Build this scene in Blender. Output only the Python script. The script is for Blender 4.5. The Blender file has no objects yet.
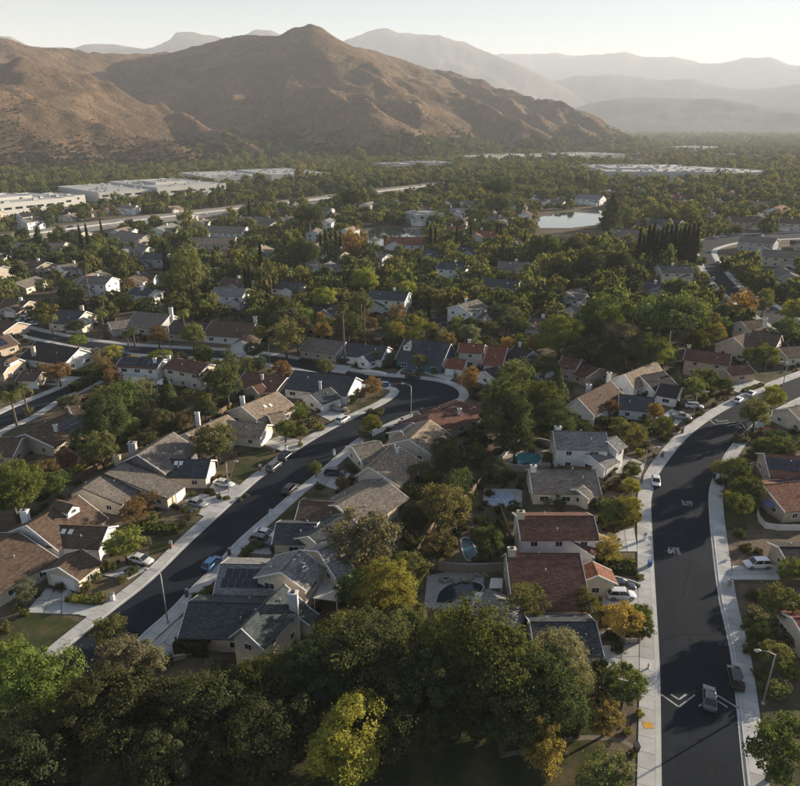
import bpy, math, random
import numpy as np
from mathutils import Vector, Matrix
R = math.radians
rnd = random.Random(7)
nrg = np.random.default_rng(11)
SC = bpy.context.scene
COL = SC.collection

# ------------------------------------------------------------ camera, sky, sun, exposure
CAM_H, PITCH, FPX, CXP, CYP = 72.0, R(21.5), 681.0, 400.0, 393.0
cam_d = bpy.data.cameras.new('camera')
cam = bpy.data.objects.new('camera', cam_d); COL.objects.link(cam)
cam.location = (0, 0, CAM_H); cam.rotation_euler = (math.pi/2 - PITCH, 0, 0)
cam_d.sensor_width = 36.0; cam_d.lens = FPX/800*36; cam_d.clip_start = 1; cam_d.clip_end = 40000
SC.camera = cam

SUN_AZ, SUN_EL = R(61), R(13.5)            # azimuth clockwise from straight ahead
world = bpy.data.worlds.new('World'); SC.world = world; world.use_nodes = True
wn = world.node_tree.nodes; wl_ = world.node_tree.links
bg = wn['Background']
sky = wn.new('ShaderNodeTexSky'); sky.sky_type = 'NISHITA'; sky.sun_disc = False
sky.sun_elevation = SUN_EL; sky.sun_rotation = SUN_AZ
sky.air_density = 1.0; sky.dust_density = 0.0; sky.ozone_density = 1.0
tint = wn.new('ShaderNodeMix'); tint.data_type = 'RGBA'; tint.blend_type = 'MULTIPLY'; tint.inputs[0].default_value = 1.0
tint.inputs[7].default_value = (1.0, .92, .93, 1)      # smoke-grey evening air
wl_.new(sky.outputs[0], tint.inputs[6]); wl_.new(tint.outputs[2], bg.inputs[0]); bg.inputs[1].default_value = 0.05
sun_d = bpy.data.lights.new('sun', 'SUN'); sun_d.energy = 5.0; sun_d.angle = R(0.6); sun_d.color = (1.0, 0.86, 0.67)
sun = bpy.data.objects.new('sun', sun_d); COL.objects.link(sun)
sdir = Vector((math.sin(SUN_AZ)*math.cos(SUN_EL), math.cos(SUN_AZ)*math.cos(SUN_EL), math.sin(SUN_EL)))
sun.rotation_euler = (-sdir).to_track_quat('-Z', 'Y').to_euler()
sun.location = sdir*500
vs = SC.view_settings
vs.view_transform = 'Standard'; vs.look = 'None'; vs.gamma = 1; vs.use_curve_mapping = False; vs.exposure = 1.58
SC.cycles.use_denoising = True
SC.cycles.max_bounces = 5; SC.cycles.diffuse_bounces = 2; SC.cycles.glossy_bounces = 2
SC.cycles.transmission_bounces = 3; SC.cycles.volume_bounces = 1; SC.cycles.transparent_max_bounces = 4

# ------------------------------------------------------------ pixel <-> place
cp, sp = math.cos(PITCH), math.sin(PITCH)
def ray(px, py):
    a, b = (px-CXP)/FPX, -(py-CYP)/FPX
    return Vector((a, cp + b*sp, -sp + b*cp))
def P(px, py, z=0.0):
    d = ray(px, py); t = (z-CAM_H)/d.z
    return Vector((d.x*t, d.y*t, z))
def PD(px, py, D):                       # point at horizontal distance D on the line of sight
    d = ray(px, py); t = D/math.hypot(d.x, d.y)
    return Vector((d.x*t, d.y*t, CAM_H + d.z*t))
def proj(p):
    x, y, z = p[0], p[1], p[2]-CAM_H
    dep = y*cp - z*sp; up = y*sp + z*cp
    return CXP + FPX*x/dep, CYP - FPX*up/dep, dep

# ------------------------------------------------------------ materials
MATS = {}
def nt(name):
    m = bpy.data.materials.new(name); m.use_nodes = True; MATS[name] = m
    n = m.node_tree.nodes; l = m.node_tree.links
    return m, n, l, n['Principled BSDF']
def tex_coord(n, l, scale=1.0, kind='Object'):
    tc = n.new('ShaderNodeTexCoord')
    if scale == 1.0: return tc.outputs[kind]
    mp = n.new('ShaderNodeMapping'); mp.inputs['Scale'].default_value = (scale,)*3 if not isinstance(scale, tuple) else scale
    l.new(tc.outputs[kind], mp.inputs[0]); return mp.outputs[0]
def world_pos(n):
    return n.new('ShaderNodeNewGeometry').outputs['Position']
def noise(n, l, vec, scale, detail=4, rough=.55, dist=0.0):
    t = n.new('ShaderNodeTexNoise'); t.inputs['Scale'].default_value = scale; t.inputs['Detail'].default_value = detail
    t.inputs['Roughness'].default_value = rough; t.inputs['Distortion'].default_value = dist
    l.new(vec, t.inputs['Vector']); return t.outputs['Fac']
def ramp(n, l, fac, stops):
    r = n.new('ShaderNodeValToRGB'); e = r.color_ramp.elements
    while len(e) < len(stops): e.new(0.5)
    for k, (p, c) in enumerate(stops):
        e[k].position = p; e[k].color = (*c, 1) if len(c) == 3 else c
    l.new(fac, r.inputs[0]); return r.outputs[0]
def mixc(n, l, fac, a, b, mode='MIX'):
    m = n.new('ShaderNodeMix'); m.data_type = 'RGBA'; m.blend_type = mode
    for s, v in ((0, fac), (6, a), (7, b)):
        if isinstance(v, (int, float)): m.inputs[s].default_value = v
        elif isinstance(v, tuple): m.inputs[s].default_value = (*v, 1)
        else: l.new(v, m.inputs[s])
    return m.outputs[2]
def vmath(n, l, op, a, b):
    m = n.new('ShaderNodeMath'); m.operation = op
    for s, v in ((0, a), (1, b)):
        if isinstance(v, (int, float)): m.inputs[s].default_value = v
        else: l.new(v, m.inputs[s])
    return m.outputs[0]
def bump(n, l, b, h, strength, dist=.05):
    k = n.new('ShaderNodeBump'); k.inputs['Strength'].default_value = strength; k.inputs['Distance'].default_value = dist
    l.new(h, k.inputs['Height']); l.new(k.outputs[0], b.inputs['Normal'])
def objcolor(n):
    return n.new('ShaderNodeObjectInfo').outputs['Color']

def plain(name, c, rough=.7, metal=0.0, var=.12, scale=2.0, spec=.5):
    m, n, l, b = nt(name)
    f = noise(n, l, world_pos(n), scale, 3)
    col = ramp(n, l, f, [(.3, tuple(v*(1-var) for v in c)), (.7, tuple(min(1, v*(1+var)) for v in c))])
    l.new(col, b.inputs['Base Color']); b.inputs['Roughness'].default_value = rough; b.inputs['Metallic'].default_value = metal
    b.inputs['Specular IOR Level'].default_value = spec
    return m

# walls, roofs, leaves and car paint take the colour of their object
m, n, l, b = nt('stucco')
f = noise(n, l, world_pos(n), .8, 5); g = noise(n, l, world_pos(n), 9, 3)
c = mixc(n, l, .5, ramp(n, l, f, [(.3, (.80,)*3), (.7, (1.06, 1.05, 1.03))]), ramp(n, l, g, [(.3, (.9,)*3), (.7, (1.05,)*3)]), 'MULTIPLY')
l.new(mixc(n, l, 1.0, objcolor(n), c, 'MULTIPLY'), b.inputs['Base Color']); b.inputs['Roughness'].default_value = .9
bump(n, l, b, g, .25, .03); b.inputs['Specular IOR Level'].default_value = .2

m, n, l, b = nt('shingles')
uv = n.new('ShaderNodeUVMap').outputs[0]
br = n.new('ShaderNodeTexBrick'); br.inputs['Scale'].default_value = 1.0; br.offset = .5
br.inputs['Color1'].default_value = (.62, .62, .62, 1); br.inputs['Color2'].default_value = (1.25, 1.22, 1.18, 1); br.inputs['Mortar'].default_value = (.35, .35, .35, 1)
br.inputs['Mortar Size'].default_value = .025; br.inputs['Bias'].default_value = 0; br.inputs['Brick Width'].default_value = .55; br.inputs['Row Height'].default_value = .3
l.new(uv, br.inputs['Vector'])
f = noise(n, l, world_pos(n), .35, 5); g = noise(n, l, world_pos(n), 2.2, 4)
c = mixc(n, l, .8, br.outputs['Color'], ramp(n, l, f, [(.3, (.78, .77, .76)), (.7, (1.15, 1.12, 1.1))]), 'MULTIPLY')
c = mixc(n, l, .6, c, ramp(n, l, g, [(.3, (.8,)*3), (.7, (1.15,)*3)]), 'MULTIPLY')
l.new(mixc(n, l, 1.0, objcolor(n), c, 'MULTIPLY'), b.inputs['Base Color'])
b.inputs['Roughness'].default_value = .9; b.inputs['Specular IOR Level'].default_value = .12
bump(n, l, b, br.outputs['Fac'], -.5, .03)

def leafmat(name, trans=.48, rim=.55):
    m, n, l, b = nt(name)
    n.remove(b); out = n['Material Output']
    oi = n.new('ShaderNodeObjectInfo')
    at = n.new('ShaderNodeAttribute'); at.attribute_name = 'var'; at.attribute_type = 'GEOMETRY'
    hsv = n.new('ShaderNodeHueSaturation')
    l.new(oi.outputs['Color'], hsv.inputs['Color'])
    l.new(vmath(n, l, 'ADD', vmath(n, l, 'MULTIPLY', oi.outputs['Random'], .035), vmath(n, l, 'ADD', vmath(n, l, 'MULTIPLY', at.outputs['Fac'], -.022), .494)), hsv.inputs['Hue'])
    l.new(vmath(n, l, 'ADD', vmath(n, l, 'MULTIPLY', oi.outputs['Random'], .35), vmath(n, l, 'ADD', vmath(n, l, 'MULTIPLY', at.outputs['Fac'], .9), .42)), hsv.inputs['Value'])
    d = n.new('ShaderNodeBsdfDiffuse'); t = n.new('ShaderNodeBsdfTranslucent')
    l.new(hsv.outputs[0], d.inputs[0])
    tc = mixc(n, l, 1.0, hsv.outputs[0], (1.25, 1.1, .55), 'MULTIPLY'); l.new(tc, t.inputs[0])
    ms = n.new('ShaderNodeMixShader'); ms.inputs[0].default_value = trans
    l.new(d.outputs[0], ms.inputs[1]); l.new(t.outputs[0], ms.inputs[2]); l.new(ms.outputs[0], out.inputs[0])
    return m
leafmat('leaf'); leafmat('needle', .25)
plain('bark', (.09, .065, .045), .95, var=.3, scale=6)
plain('palm_bark', (.13, .095, .065), .95, var=.3, scale=5)

m, n, l, b = nt('car_paint')
l.new(objcolor(n), b.inputs['Base Color']); b.inputs['Roughness'].default_value = .3; b.inputs['Metallic'].default_value = .25; b.inputs['Coat Weight'].default_value = .6
plain('car_glass', (.012, .014, .017), .08, var=.05, spec=.8)
plain('tyre', (.012, .012, .012), .9); plain('alloy', (.35, .35, .36), .35, .8)
plain('lamp_lens', (.75, .75, .72), .15); plain('tail_lens', (.25, .015, .012), .25)
plain('window_glass', (.02, .025, .03), .06, var=.2, spec=.7)
plain('white_trim', (.8, .79, .77), .6, var=.06); plain('dark_trim', (.07, .06, .05), .7)
plain('garage_door', (.78, .77, .74), .6, var=.05); plain('brick_red', (.24, .09, .055), .9, var=.3, scale=5)
plain('solar_cell', (.012, .018, .04), .18, var=.25, scale=1.5, spec=.6); plain('alu', (.55, .56, .57), .4, .7)
plain('steel', (.33, .34, .33), .55, .4); plain('lamp_head', (.5, .5, .48), .5)
plain('wood_fence', (.17, .115, .075), .9, var=.3, scale=1.5); plain('white_paint', (.36, .36, .35), .7, var=.25, scale=1.2)
plain('earth', (.115, .083, .055), .98, var=.35, scale=.5); plain('block_wall', (.36, .29, .23), .95, var=.18)
plain('blue_plastic', (.03, .12, .33), .5); plain('black_plastic', (.02, .02, .02), .5); plain('tactile_yellow', (.55, .30, .03), .8)
plain('umbrella_blue', (.16, .19, .45), .8); plain('red_tarp', (.5, .05, .03), .7)
plain('roof_membrane', (.38, .37, .355), .85, var=.14, scale=.06); plain('dark_glass', (.02, .024, .03), .12, spec=.7)
plain('flat_patio', (.62, .6, .56), .8); plain('rock', (.3, .26, .21), .95, var=.35, scale=2)
plain('earth_pale', (.2, .165, .13), .95); plain('manhole', (.012, .012, .013), .9, spec=.1); plain('asphalt_new', (.0125, .0165, .023), .9, spec=.12, var=.2); plain('tar', (.012, .0125, .014), 1.0, spec=.0)
plain('pool_cover', (.36, .45, .55), .5, var=.45, scale=1.6); plain('hydrant', (.7, .66, .5), .6)

m, n, l, b = nt('concrete')
f = noise(n, l, world_pos(n), .45, 6); oi = n.new('ShaderNodeObjectInfo')
c = ramp(n, l, f, [(.25, (.35, .345, .335)), (.75, (.53, .52, .50))])
v = vmath(n, l, 'ADD', vmath(n, l, 'MULTIPLY', oi.outputs['Random'], .3), .85)
cc = n.new('ShaderNodeCombineColor'); [l.new(v, cc.inputs[k]) for k in range(3)]
l.new(mixc(n, l, 1.0, c, cc.outputs[0], 'MULTIPLY'), b.inputs['Base Color']); b.inputs['Roughness'].default_value = .9
bump(n, l, b, noise(n, l, world_pos(n), 12, 3), .2, .02)

m, n, l, b = nt('asphalt')
w = world_pos(n); f = noise(n, l, w, .12, 6, .6); g = noise(n, l, w, 3.0, 4, .7); h = noise(n, l, w, 25, 2)
c = ramp(n, l, f, [(.3, (.0115, .0155, .0225)), (.55, (.016, .021, .0295)), (.75, (.024, .030, .039))])
c = mixc(n, l, .5, c, ramp(n, l, g, [(.3, (.75,)*3), (.7, (1.2,)*3)]), 'MULTIPLY')
l.new(c, b.inputs['Base Color']); b.inputs['Roughness'].default_value = .92; b.inputs['Specular IOR Level'].default_value = .12
bump(n, l, b, h, .3, .02)
plain('freeway_concrete', (.24, .215, .185), .9, var=.18, scale=.05)

m, n, l, b = nt('ground')
w = world_pos(n); f = noise(n, l, w, .055, 5, .6); g = noise(n, l, w, .5, 5, .65); h = noise(n, l, w, 4, 3)
c = ramp(n, l, f, [(.32, (.06, .07, .03)), (.47, (.11, .09, .058)), (.6, (.16, .125, .085)), (.75, (.075, .078, .038))])
c = mixc(n, l, .7, c, ramp(n, l, g, [(.3, (.6,)*3), (.7, (1.35,)*3)]), 'MULTIPLY')
l.new(c, b.inputs['Base Color']); b.inputs['Roughness'].default_value = 1; b.inputs['Specular IOR Level'].default_value = .1
bump(n, l, b, h, .6, .15)

m, n, l, b = nt('lawn')
w = world_pos(n); g = noise(n, l, w, .25, 5, .6); h = noise(n, l, w, 6, 3)
c = ramp(n, l, g, [(.3, (.032, .045, .016)), (.48, (.055, .062, .024)), (.62, (.11, .085, .045)), (.8, (.15, .115, .07))])
l.new(c, b.inputs['Base Color']); b.inputs['Roughness'].default_value = 1; b.inputs['Specular IOR Level'].default_value = .1
bump(n, l, b, h, .6, .1)

m, n, l, b = nt('hill_grass')
w = world_pos(n); f = noise(n, l, w, .006, 6, .62); g = noise(n, l, w, .035, 6, .7, .4); h = noise(n, l, w, .16, 4, .7)
c = ramp(n, l, f, [(.3, (.115, .072, .045)), (.5, (.19, .118, .07)), (.7, (.28, .178, .105))])
s = ramp(n, l, g, [(.40, (.0,)*3), (.60, (1.0,)*3)])
c = mixc(n, l, vmath(n, l, 'MULTIPLY', s, .5), c, (.075, .062, .038))
c = mixc(n, l, ramp(n, l, h, [(.46, (0,)*3), (.64, (.6,)*3)]), c, (.07, .06, .034))
l.new(c, b.inputs['Base Color']); b.inputs['Roughness'].default_value = 1; b.inputs['Specular IOR Level'].default_value = .05
bump(n, l, b, g, 1.0, 11.0)

m, n, l, b = nt('mountain')
w = world_pos(n); g = noise(n, l, w, .003, 6, .65)
l.new(ramp(n, l, g, [(.35, (.05, .052, .04)), (.65, (.13, .105, .075))]), b.inputs['Base Color']); b.inputs['Roughness'].default_value = 1
b.inputs['Specular IOR Level'].default_value = .05

m, n, l, b = nt('water')
b.inputs['Base Color'].default_value = (.03, .045, .045, 1); b.inputs['Roughness'].default_value = .06
bump(n, l, b, noise(n, l, world_pos(n), .8, 3), .08, .1)
def poolmat(name, c):
    m, n, l, b = nt(name)
    l.new(ramp(n, l, noise(n, l, world_pos(n), 1.5, 3), [(.3, tuple(v*.8 for v in c)), (.7, tuple(v*1.15 for v in c))]), b.inputs['Base Color'])
    b.inputs['Roughness'].default_value = .05; bump(n, l, b, noise(n, l, world_pos(n), 3, 2), .1, .05)
poolmat('pool_turquoise', (.06, .30, .33)); poolmat('pool_deep', (.012, .035, .045)); poolmat('pool_blue', (.02, .09, .13))

# ------------------------------------------------------------ mesh helpers
class MB:
    def __init__(s): s.v = []; s.f = []
    def add(s, vs, fs):
        o = len(s.v); s.v += [tuple(v) for v in vs]; s.f += [tuple(i+o for i in f) for f in fs]; return s
    def box(s, c, d, M=None):
        x, y, z = d[0]/2, d[1]/2, d[2]/2
        vs = [Vector((c[0]+i*x, c[1]+j*y, c[2]+k*z)) for k in (-1, 1) for (i, j) in ((-1, -1), (1, -1), (1, 1), (-1, 1))]
        if M: vs = [M @ v for v in vs]
        return s.add(vs, [(3, 2, 1, 0), (4, 5, 6, 7), (0, 1, 5, 4), (1, 2, 6, 5), (2, 3, 7, 6), (3, 0, 4, 7)])
    def prism(s, poly, z0, z1):
        k = len(poly)
        vs = [(p[0], p[1], z0) for p in poly] + [(p[0], p[1], z1) for p in poly]
        a = sum(poly[i][0]*poly[(i+1) % k][1]-poly[(i+1) % k][0]*poly[i][1] for i in range(k))
        fs = [tuple(range(k-1, -1, -1)), tuple(range(k, 2*k))] + [(i, (i+1) % k, (i+1) % k+k, i+k) for i in range(k)]
        if a < 0: fs = [tuple(reversed(f)) for f in fs]
        return s.add(vs, fs)
    def tube(s, pts, rs, seg=6, cap=True):
        pts = [Vector(p) for p in pts]; rings = []
        for i, p in enumerate(pts):
            d = (pts[min(i+1, len(pts)-1)]-pts[max(i-1, 0)]).normalized()
            a = d.cross(Vector((0, 0, 1)) if abs(d.z) < .9 else Vector((1, 0, 0))).normalized(); b_ = d.cross(a)
            rings.append([p+(a*math.cos(t)+b_*math.sin(t))*rs[i] for t in [2*math.pi*k/seg for k in range(seg)]])
        vs = [v for r_ in rings for v in r_]; fs = []
        for i in range(len(pts)-1):
            for k in range(seg):
                fs.append((i*seg+k, (i+1)*seg+k, (i+1)*seg+(k+1) % seg, i*seg+(k+1) % seg))
        if cap: fs += [tuple(range(seg)), tuple(range((len(pts)-1)*seg+seg-1, (len(pts)-1)*seg-1, -1))]
        return s.add(vs, fs)
    def mesh(s, name, mat, smooth=False):
        me = bpy.data.meshes.new(name); me.from_pydata(s.v, [], s.f); me.update()
        me.materials.append(MATS[mat] if isinstance(mat, str) else mat)
        if smooth: me.shade_smooth()
        return me
def put(name, me, parent=None, loc=None, rz=0.0, color=None):
    o = bpy.data.objects.new(name, me); COL.objects.link(o)
    if parent is not None: o.parent = parent
    if loc is not None: o.location = loc
    if rz: o.rotation_euler = (0, 0, rz)
    if color is not None: o.color = (*color, 1)
    return o
def npmesh(name, verts, quads, mat, var=None):
    me = bpy.data.meshes.new(name); k = quads.shape[1]
    me.vertices.add(len(verts)); me.vertices.foreach_set('co', verts.astype(np.float32).ravel())
    me.loops.add(quads.size); me.loops.foreach_set('vertex_index', quads.astype(np.int32).ravel())
    me.polygons.add(len(quads)); me.polygons.foreach_set('loop_start', np.arange(0, quads.size, k, dtype=np.int32))
    try: me.polygons.foreach_set('loop_total', np.full(len(quads), k, dtype=np.int32))
    except Exception: pass
    if var is not None:
        a = me.attributes.new('var', 'FLOAT', 'FACE'); a.data.foreach_set('value', var.astype(np.float32))
    me.update(calc_edges=True); me.materials.append(MATS[mat]); return me
def tag(o, label=None, cat=None, group=None, kind=None):
    if label: o['label'] = label
    if cat: o['category'] = cat
    if group: o['group'] = group
    if kind: o['kind'] = kind
    return o
def empty(name, loc=(0, 0, 0), rz=0.0):
    o = bpy.data.objects.new(name, None); COL.objects.link(o); o.location = loc; o.rotation_euler = (0, 0, rz)
    o.empty_display_size = .5; return o
def struct(name, mb, mat, label=None):
    o = put(name, mb.mesh(name, mat) if isinstance(mb, MB) else mb); o['kind'] = 'structure'
    if label: o['label'] = label
    return o
def sheet(name, pix, z, mat, label=None):       # a flat polygon on the ground
    mb = MB(); pts = [P(*p) for p in pix]
    a = sum(pts[i].x*pts[(i+1) % len(pts)].y-pts[(i+1) % len(pts)].x*pts[i].y for i in range(len(pts)))
    if a < 0: pts = pts[::-1]
    mb.add([(p.x, p.y, z) for p in pts], [tuple(range(len(pts)))])
    return struct(name, mb, mat, label)
def copy_tree(o, parent=None):
    c = o.copy(); COL.objects.link(c); c.parent = parent
    for ch in o.children: copy_tree(ch, c)
    return c
def inpoly(x, y, poly):
    r = False; j = len(poly)-1
    for i in range(len(poly)):
        xi, yi = poly[i][0], poly[i][1]; xj, yj = poly[j][0], poly[j][1]
        if (yi > y) != (yj > y) and x < (xj-xi)*(y-yi)/(yj-yi)+xi: r = not r
        j = i
    return r
def crom(pts, step=2.0):                         # smooth line through points, even steps
    pts = [Vector(p) for p in pts]; q = [2*pts[0]-pts[1]]+pts+[2*pts[-1]-pts[-2]]; out = []
    for i in range(1, len(q)-2):
        for k in range(24):
            t = k/24; a, b_, c_, d = q[i-1], q[i], q[i+1], q[i+2]
            out.append(.5*((2*b_)+(c_-a)*t+(2*a-5*b_+4*c_-d)*t*t+(3*b_-a-3*c_+d)*t**3))
    out.append(pts[-1]); res = [out[0]]; acc = 0
    for i in range(1, len(out)):
        seg = (out[i]-out[i-1]).length
        while acc+seg >= step:
            t = (step-acc)/seg; p = out[i-1].lerp(out[i], t); res.append(p)
            out[i-1] = p; seg = (out[i]-p).length; acc = 0
        acc += seg
    res.append(out[-1]); return res

# value noise for terrain
_tab = nrg.random((256, 256))
def vnoise(x, y):
    xi = np.floor(x).astype(int); yi = np.floor(y).astype(int); fx = x-xi; fy = y-yi
    fx = fx*fx*(3-2*fx); fy = fy*fy*(3-2*fy); g = lambda a, b_: _tab[a % 256, b_ % 256]
    return (g(xi, yi)*(1-fx)+g(xi+1, yi)*fx)*(1-fy)+(g(xi, yi+1)*(1-fx)+g(xi+1, yi+1)*fx)*fy
def fbm(x, y, o=5):
    r = 0; a = .5
    for k in range(o): r = r+a*vnoise(x*2**k+17*k, y*2**k+31*k); a *= .5
    return r

# ------------------------------------------------------------ terrain
g = MB(); g.add([(-17000, -250, 0), (17000, -250, 0), (17000, 18500, 0), (-17000, 18500, 0)], [(0, 1, 2, 3)])
struct('ground', g, 'ground', 'brown and green valley floor under the houses and trees')

KD = 1.13
RIDGES = [
 [(-120, 30, 2150), (0, 36, 2150), (60, 48, 2250), (130, 53, 2350), (165, 50, 2400), (215, 40, 2350), (245, 33, 2300), (275, 33, 2280), (290, 27, 2250), (299, 24.5, 2230), (308, 23.5, 2220), (317, 25, 2220), (328, 31, 2250), (345, 43, 2350), (375, 50, 2450), (410, 60, 2550), (440, 70, 2600), (480, 80, 2600), (520, 92, 2550), (548, 100, 2450), (566, 103, 2400), (590, 116, 2300), (605, 124, 2250)],
 [(-150, 40, 1600), (0, 58, 1600), (67, 73, 1620), (111, 86, 1600), (145, 101, 1580), (189, 116, 1500), (230, 128, 1420), (263, 148, 1330)],
 [(-150, 78, 1350), (0, 93, 1340), (51, 108, 1320), (101, 123, 1290), (169, 138, 1250), (190, 152, 1200)],
 [(308, 25, 2220), (340, 55, 2050), (370, 78, 1900), (397, 92, 1800), (425, 112, 1650)],
 [(262, 52, 2100), (285, 71, 1900), (320, 90, 1750), (376, 107, 1560)],
 [(350, 46, 2350), (400, 66, 2250), (440, 85, 2100), (480, 105, 1900), (520, 120, 1800)],
 [(545, 101, 2450), (560, 113, 2250), (578, 124, 2050)],
 [(440, 70, 2600), (490, 92, 2350), (540, 112, 2100)],
 [(150, 62, 2250), (185, 80, 2000), (225, 103, 1800), (262, 122, 1650)],
]
GS = 9.0
gx = np.arange(-2700, 1250, GS); gy = np.arange(1020, 3500, GS)
X, Y = np.meshgrid(gx, gy); WX = X+60*(fbm(X/160, Y/160)-.5); WY = Y+60*(fbm(X/160+90, Y/160+40)-.5)
acc = np.zeros_like(X)
KS = 1/8.0
for rg in RIDGES:
    pts = [PD(a, b_, d*KD) for a, b_, d in rg]; best = np.full(X.shape, -1e3)
    for a, b_ in zip(pts[:-1], pts[1:]):
        ex, ey = b_.x-a.x, b_.y-a.y; L2 = ex*ex+ey*ey
        t = np.clip(((WX-a.x)*ex+(WY-a.y)*ey)/L2, 0, 1)
        d = np.hypot(WX-a.x-t*ex, WY-a.y-t*ey); z = a.z+t*(b_.z-a.z)
        Rr = z/.43; u = d/np.maximum(Rr, 1)
        h = np.where(u < 1, z*np.maximum(1-u, 0)**1.15, -(d-Rr)*.05)
        best = np.maximum(best, h)
    acc += np.exp(np.clip(best, -200, 600)*KS)
Hh = np.log(np.maximum(acc, 1e-9))/KS - 5.0
r1 = 1-np.abs(fbm(X/300+5, Y/300+8, 3)-.44)*4.2; r2 = 1-np.abs(fbm(X/120+55, Y/120+28, 3)-.44)*4.2
amp = np.clip(Hh/120, 0, 1)*np.clip((330-Hh)/120, .25, 1)
r3 = 1-np.abs(fbm(X/52+15, Y/52+3, 3)-.44)*4.2
Hh = Hh+amp*(26*(r1-.55)+17*(r2-.55)+8*(r3-.55))+np.where(Hh > 3, 8*(fbm(X/45, Y/45, 4)-.5), 0)
Hh = np.maximum(Hh, -.6)
HILL = (gx, gy, Hh)
def hill_z(x, y):
    i = int(round((x-gx[0])/GS)); j = int(round((y-gy[0])/GS))
    return float(Hh[j, i]) if 0 <= i < len(gx) and 0 <= j < len(gy) else 0.0
nx, ny = len(gx), len(gy); idx = np.arange(nx*ny).reshape(ny, nx)
q = np.stack([idx[:-1, :-1], idx[:-1, 1:], idx[1:, 1:], idx[1:, :-1]], -1).reshape(-1, 4)
zz = Hh.ravel(); q = q[(zz[q] > -.55).any(1)]
me = npmesh('hills', np.stack([X.ravel(), Y.ravel(), zz], -1), q, 'hill_grass'); me.shade_smooth()
struct('hills', me, None, 'golden grassy hills with dark scrub and a rounded summit')

def range_mesh(name, sky_line, D, half, label):
    pts = [PD(a, b_, D) for a, b_ in sky_line]
    xs = np.linspace(0, len(pts)-1, 170); kx = np.arange(len(pts))
    px_ = np.interp(xs, kx, [p.x for p in pts]); py_ = np.interp(xs, kx, [p.y for p in pts]); pz_ = np.interp(xs, kx, [p.z for p in pts])
    ts = np.linspace(-1, 1, 31); T, PX = np.meshgrid(ts, px_, indexing='ij'); _, PY = np.meshgrid(ts, py_, indexing='ij'); _, PZ = np.meshgrid(ts, pz_, indexing='ij')
    VX = PX+T*half*PX/D; VY = PY+T*half*PY/D
    s = np.abs(T); fall = (1-s)**1.15
    nz = fbm(VX/(half*.35)+3, VY/(half*.35)+9, 5)
    Z = PZ*fall*(1+1.1*(nz-.48)*np.minimum(1, s*3))+(fbm(VX/(half*.08), VY/(half*.08), 4)-.5)*.05*PZ*(fall > .05)
    Z = np.where(s > .999, -.6, np.maximum(Z, -.6))
    id_ = np.arange(VX.size).reshape(VX.shape)
    q = np.stack([id_[:-1, :-1], id_[:-1, 1:], id_[1:, 1:], id_[1:, :-1]], -1).reshape(-1, 4)
    me = npmesh(name, np.stack([VX.ravel(), VY.ravel(), Z.ravel()], -1), q, 'mountain'); me.shade_smooth()
    struct(name, me, None, label)
range_mesh('mountains_left', [(-60, 52), (-20, 42), (0, 35), (10, 36), (30, 46), (70, 48), (85, 44), (120, 45), (145, 49), (162, 45), (170, 40), (176, 33), (190, 32), (208, 34), (225, 38), (240, 36), (255, 29), (272, 30), (300, 45), (330, 60)], 8600, 1900, 'pale blue-grey craggy mountains behind the golden hill')
range_mesh('mountains_middle', [(310, 50), (345, 41), (358, 35), (375, 29), (392, 30), (415, 34), (440, 35), (462, 42), (480, 49), (500, 57), (530, 70), (560, 85), (580, 97), (600, 105)], 9800, 2100, 'pale hazy mountain sloping down behind the hill summit')
range_mesh('mountains_far', [(470, 60), (500, 54), (530, 54), (555, 53), (575, 56), (600, 54), (625, 52), (645, 57), (672, 57), (700, 63), (720, 63), (745, 58), (772, 57), (790, 64), (830, 70), (900, 75), (980, 80)], 14500, 2600, 'faintest farthest mountain range under the bright sky')
range_mesh('mountains_right', [(540, 85), (575, 76), (610, 74), (640, 77), (668, 80), (695, 79), (715, 85), (740, 90), (770, 88), (800, 84), (850, 80), (950, 78)], 10500, 1900, 'hazy second range in front of the farthest mountains')
range_mesh('foothills', [(560, 114), (590, 103), (620, 98), (650, 97), (690, 99), (715, 98), (740, 102), (770, 107), (800, 108), (850, 110), (950, 108)], 7200, 1300, 'low hazy wooded foothills across the valley end')

# ------------------------------------------------------------ haze: the air of the whole valley
mh = bpy.data.materials.new('haze'); mh.use_nodes = True; hn = mh.node_tree.nodes
hn.remove(hn['Principled BSDF']); pv = hn.new('ShaderNodeVolumePrincipled')
pv.inputs['Color'].default_value = (.87, .92, 1.0, 1); pv.inputs['Density'].default_value = 0.85e-4; pv.inputs['Anisotropy'].default_value = 0.02
mh.node_tree.links.new(pv.outputs[0], hn['Material Output'].inputs['Volume'])
MATS['haze'] = mh
hz = MB(); hz.box((0, 9150, 744), (34600, 19300, 1492))
o = put('haze', hz.mesh('haze', mh)); tag(o, 'pale warm evening haze filling the valley air', 'haze', kind='stuff')

# ------------------------------------------------------------ bookkeeping for labels and clearances
FOOT = []          # (origin, ux, uy, half length, wr, wl, hero)
LAND = []          # (nick, px, py)
PENDING = []       # (object, phrase, category, group, world point)
DRIVES = []
NOTREE = []        # pixel polygons without trees
def foot_hit(x, y, m=0.0):
    for (o, ux, uy, hl, wr, wl, hero) in FOOT:
        dx, dy = x-o[0], y-o[1]; a = dx*ux[0]+dy*ux[1]
        if abs(a) < hl+m:
            b_ = dx*uy[0]+dy*uy[1]
            if -wr-m < b_ < wl+m: return 1
    return 0

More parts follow.
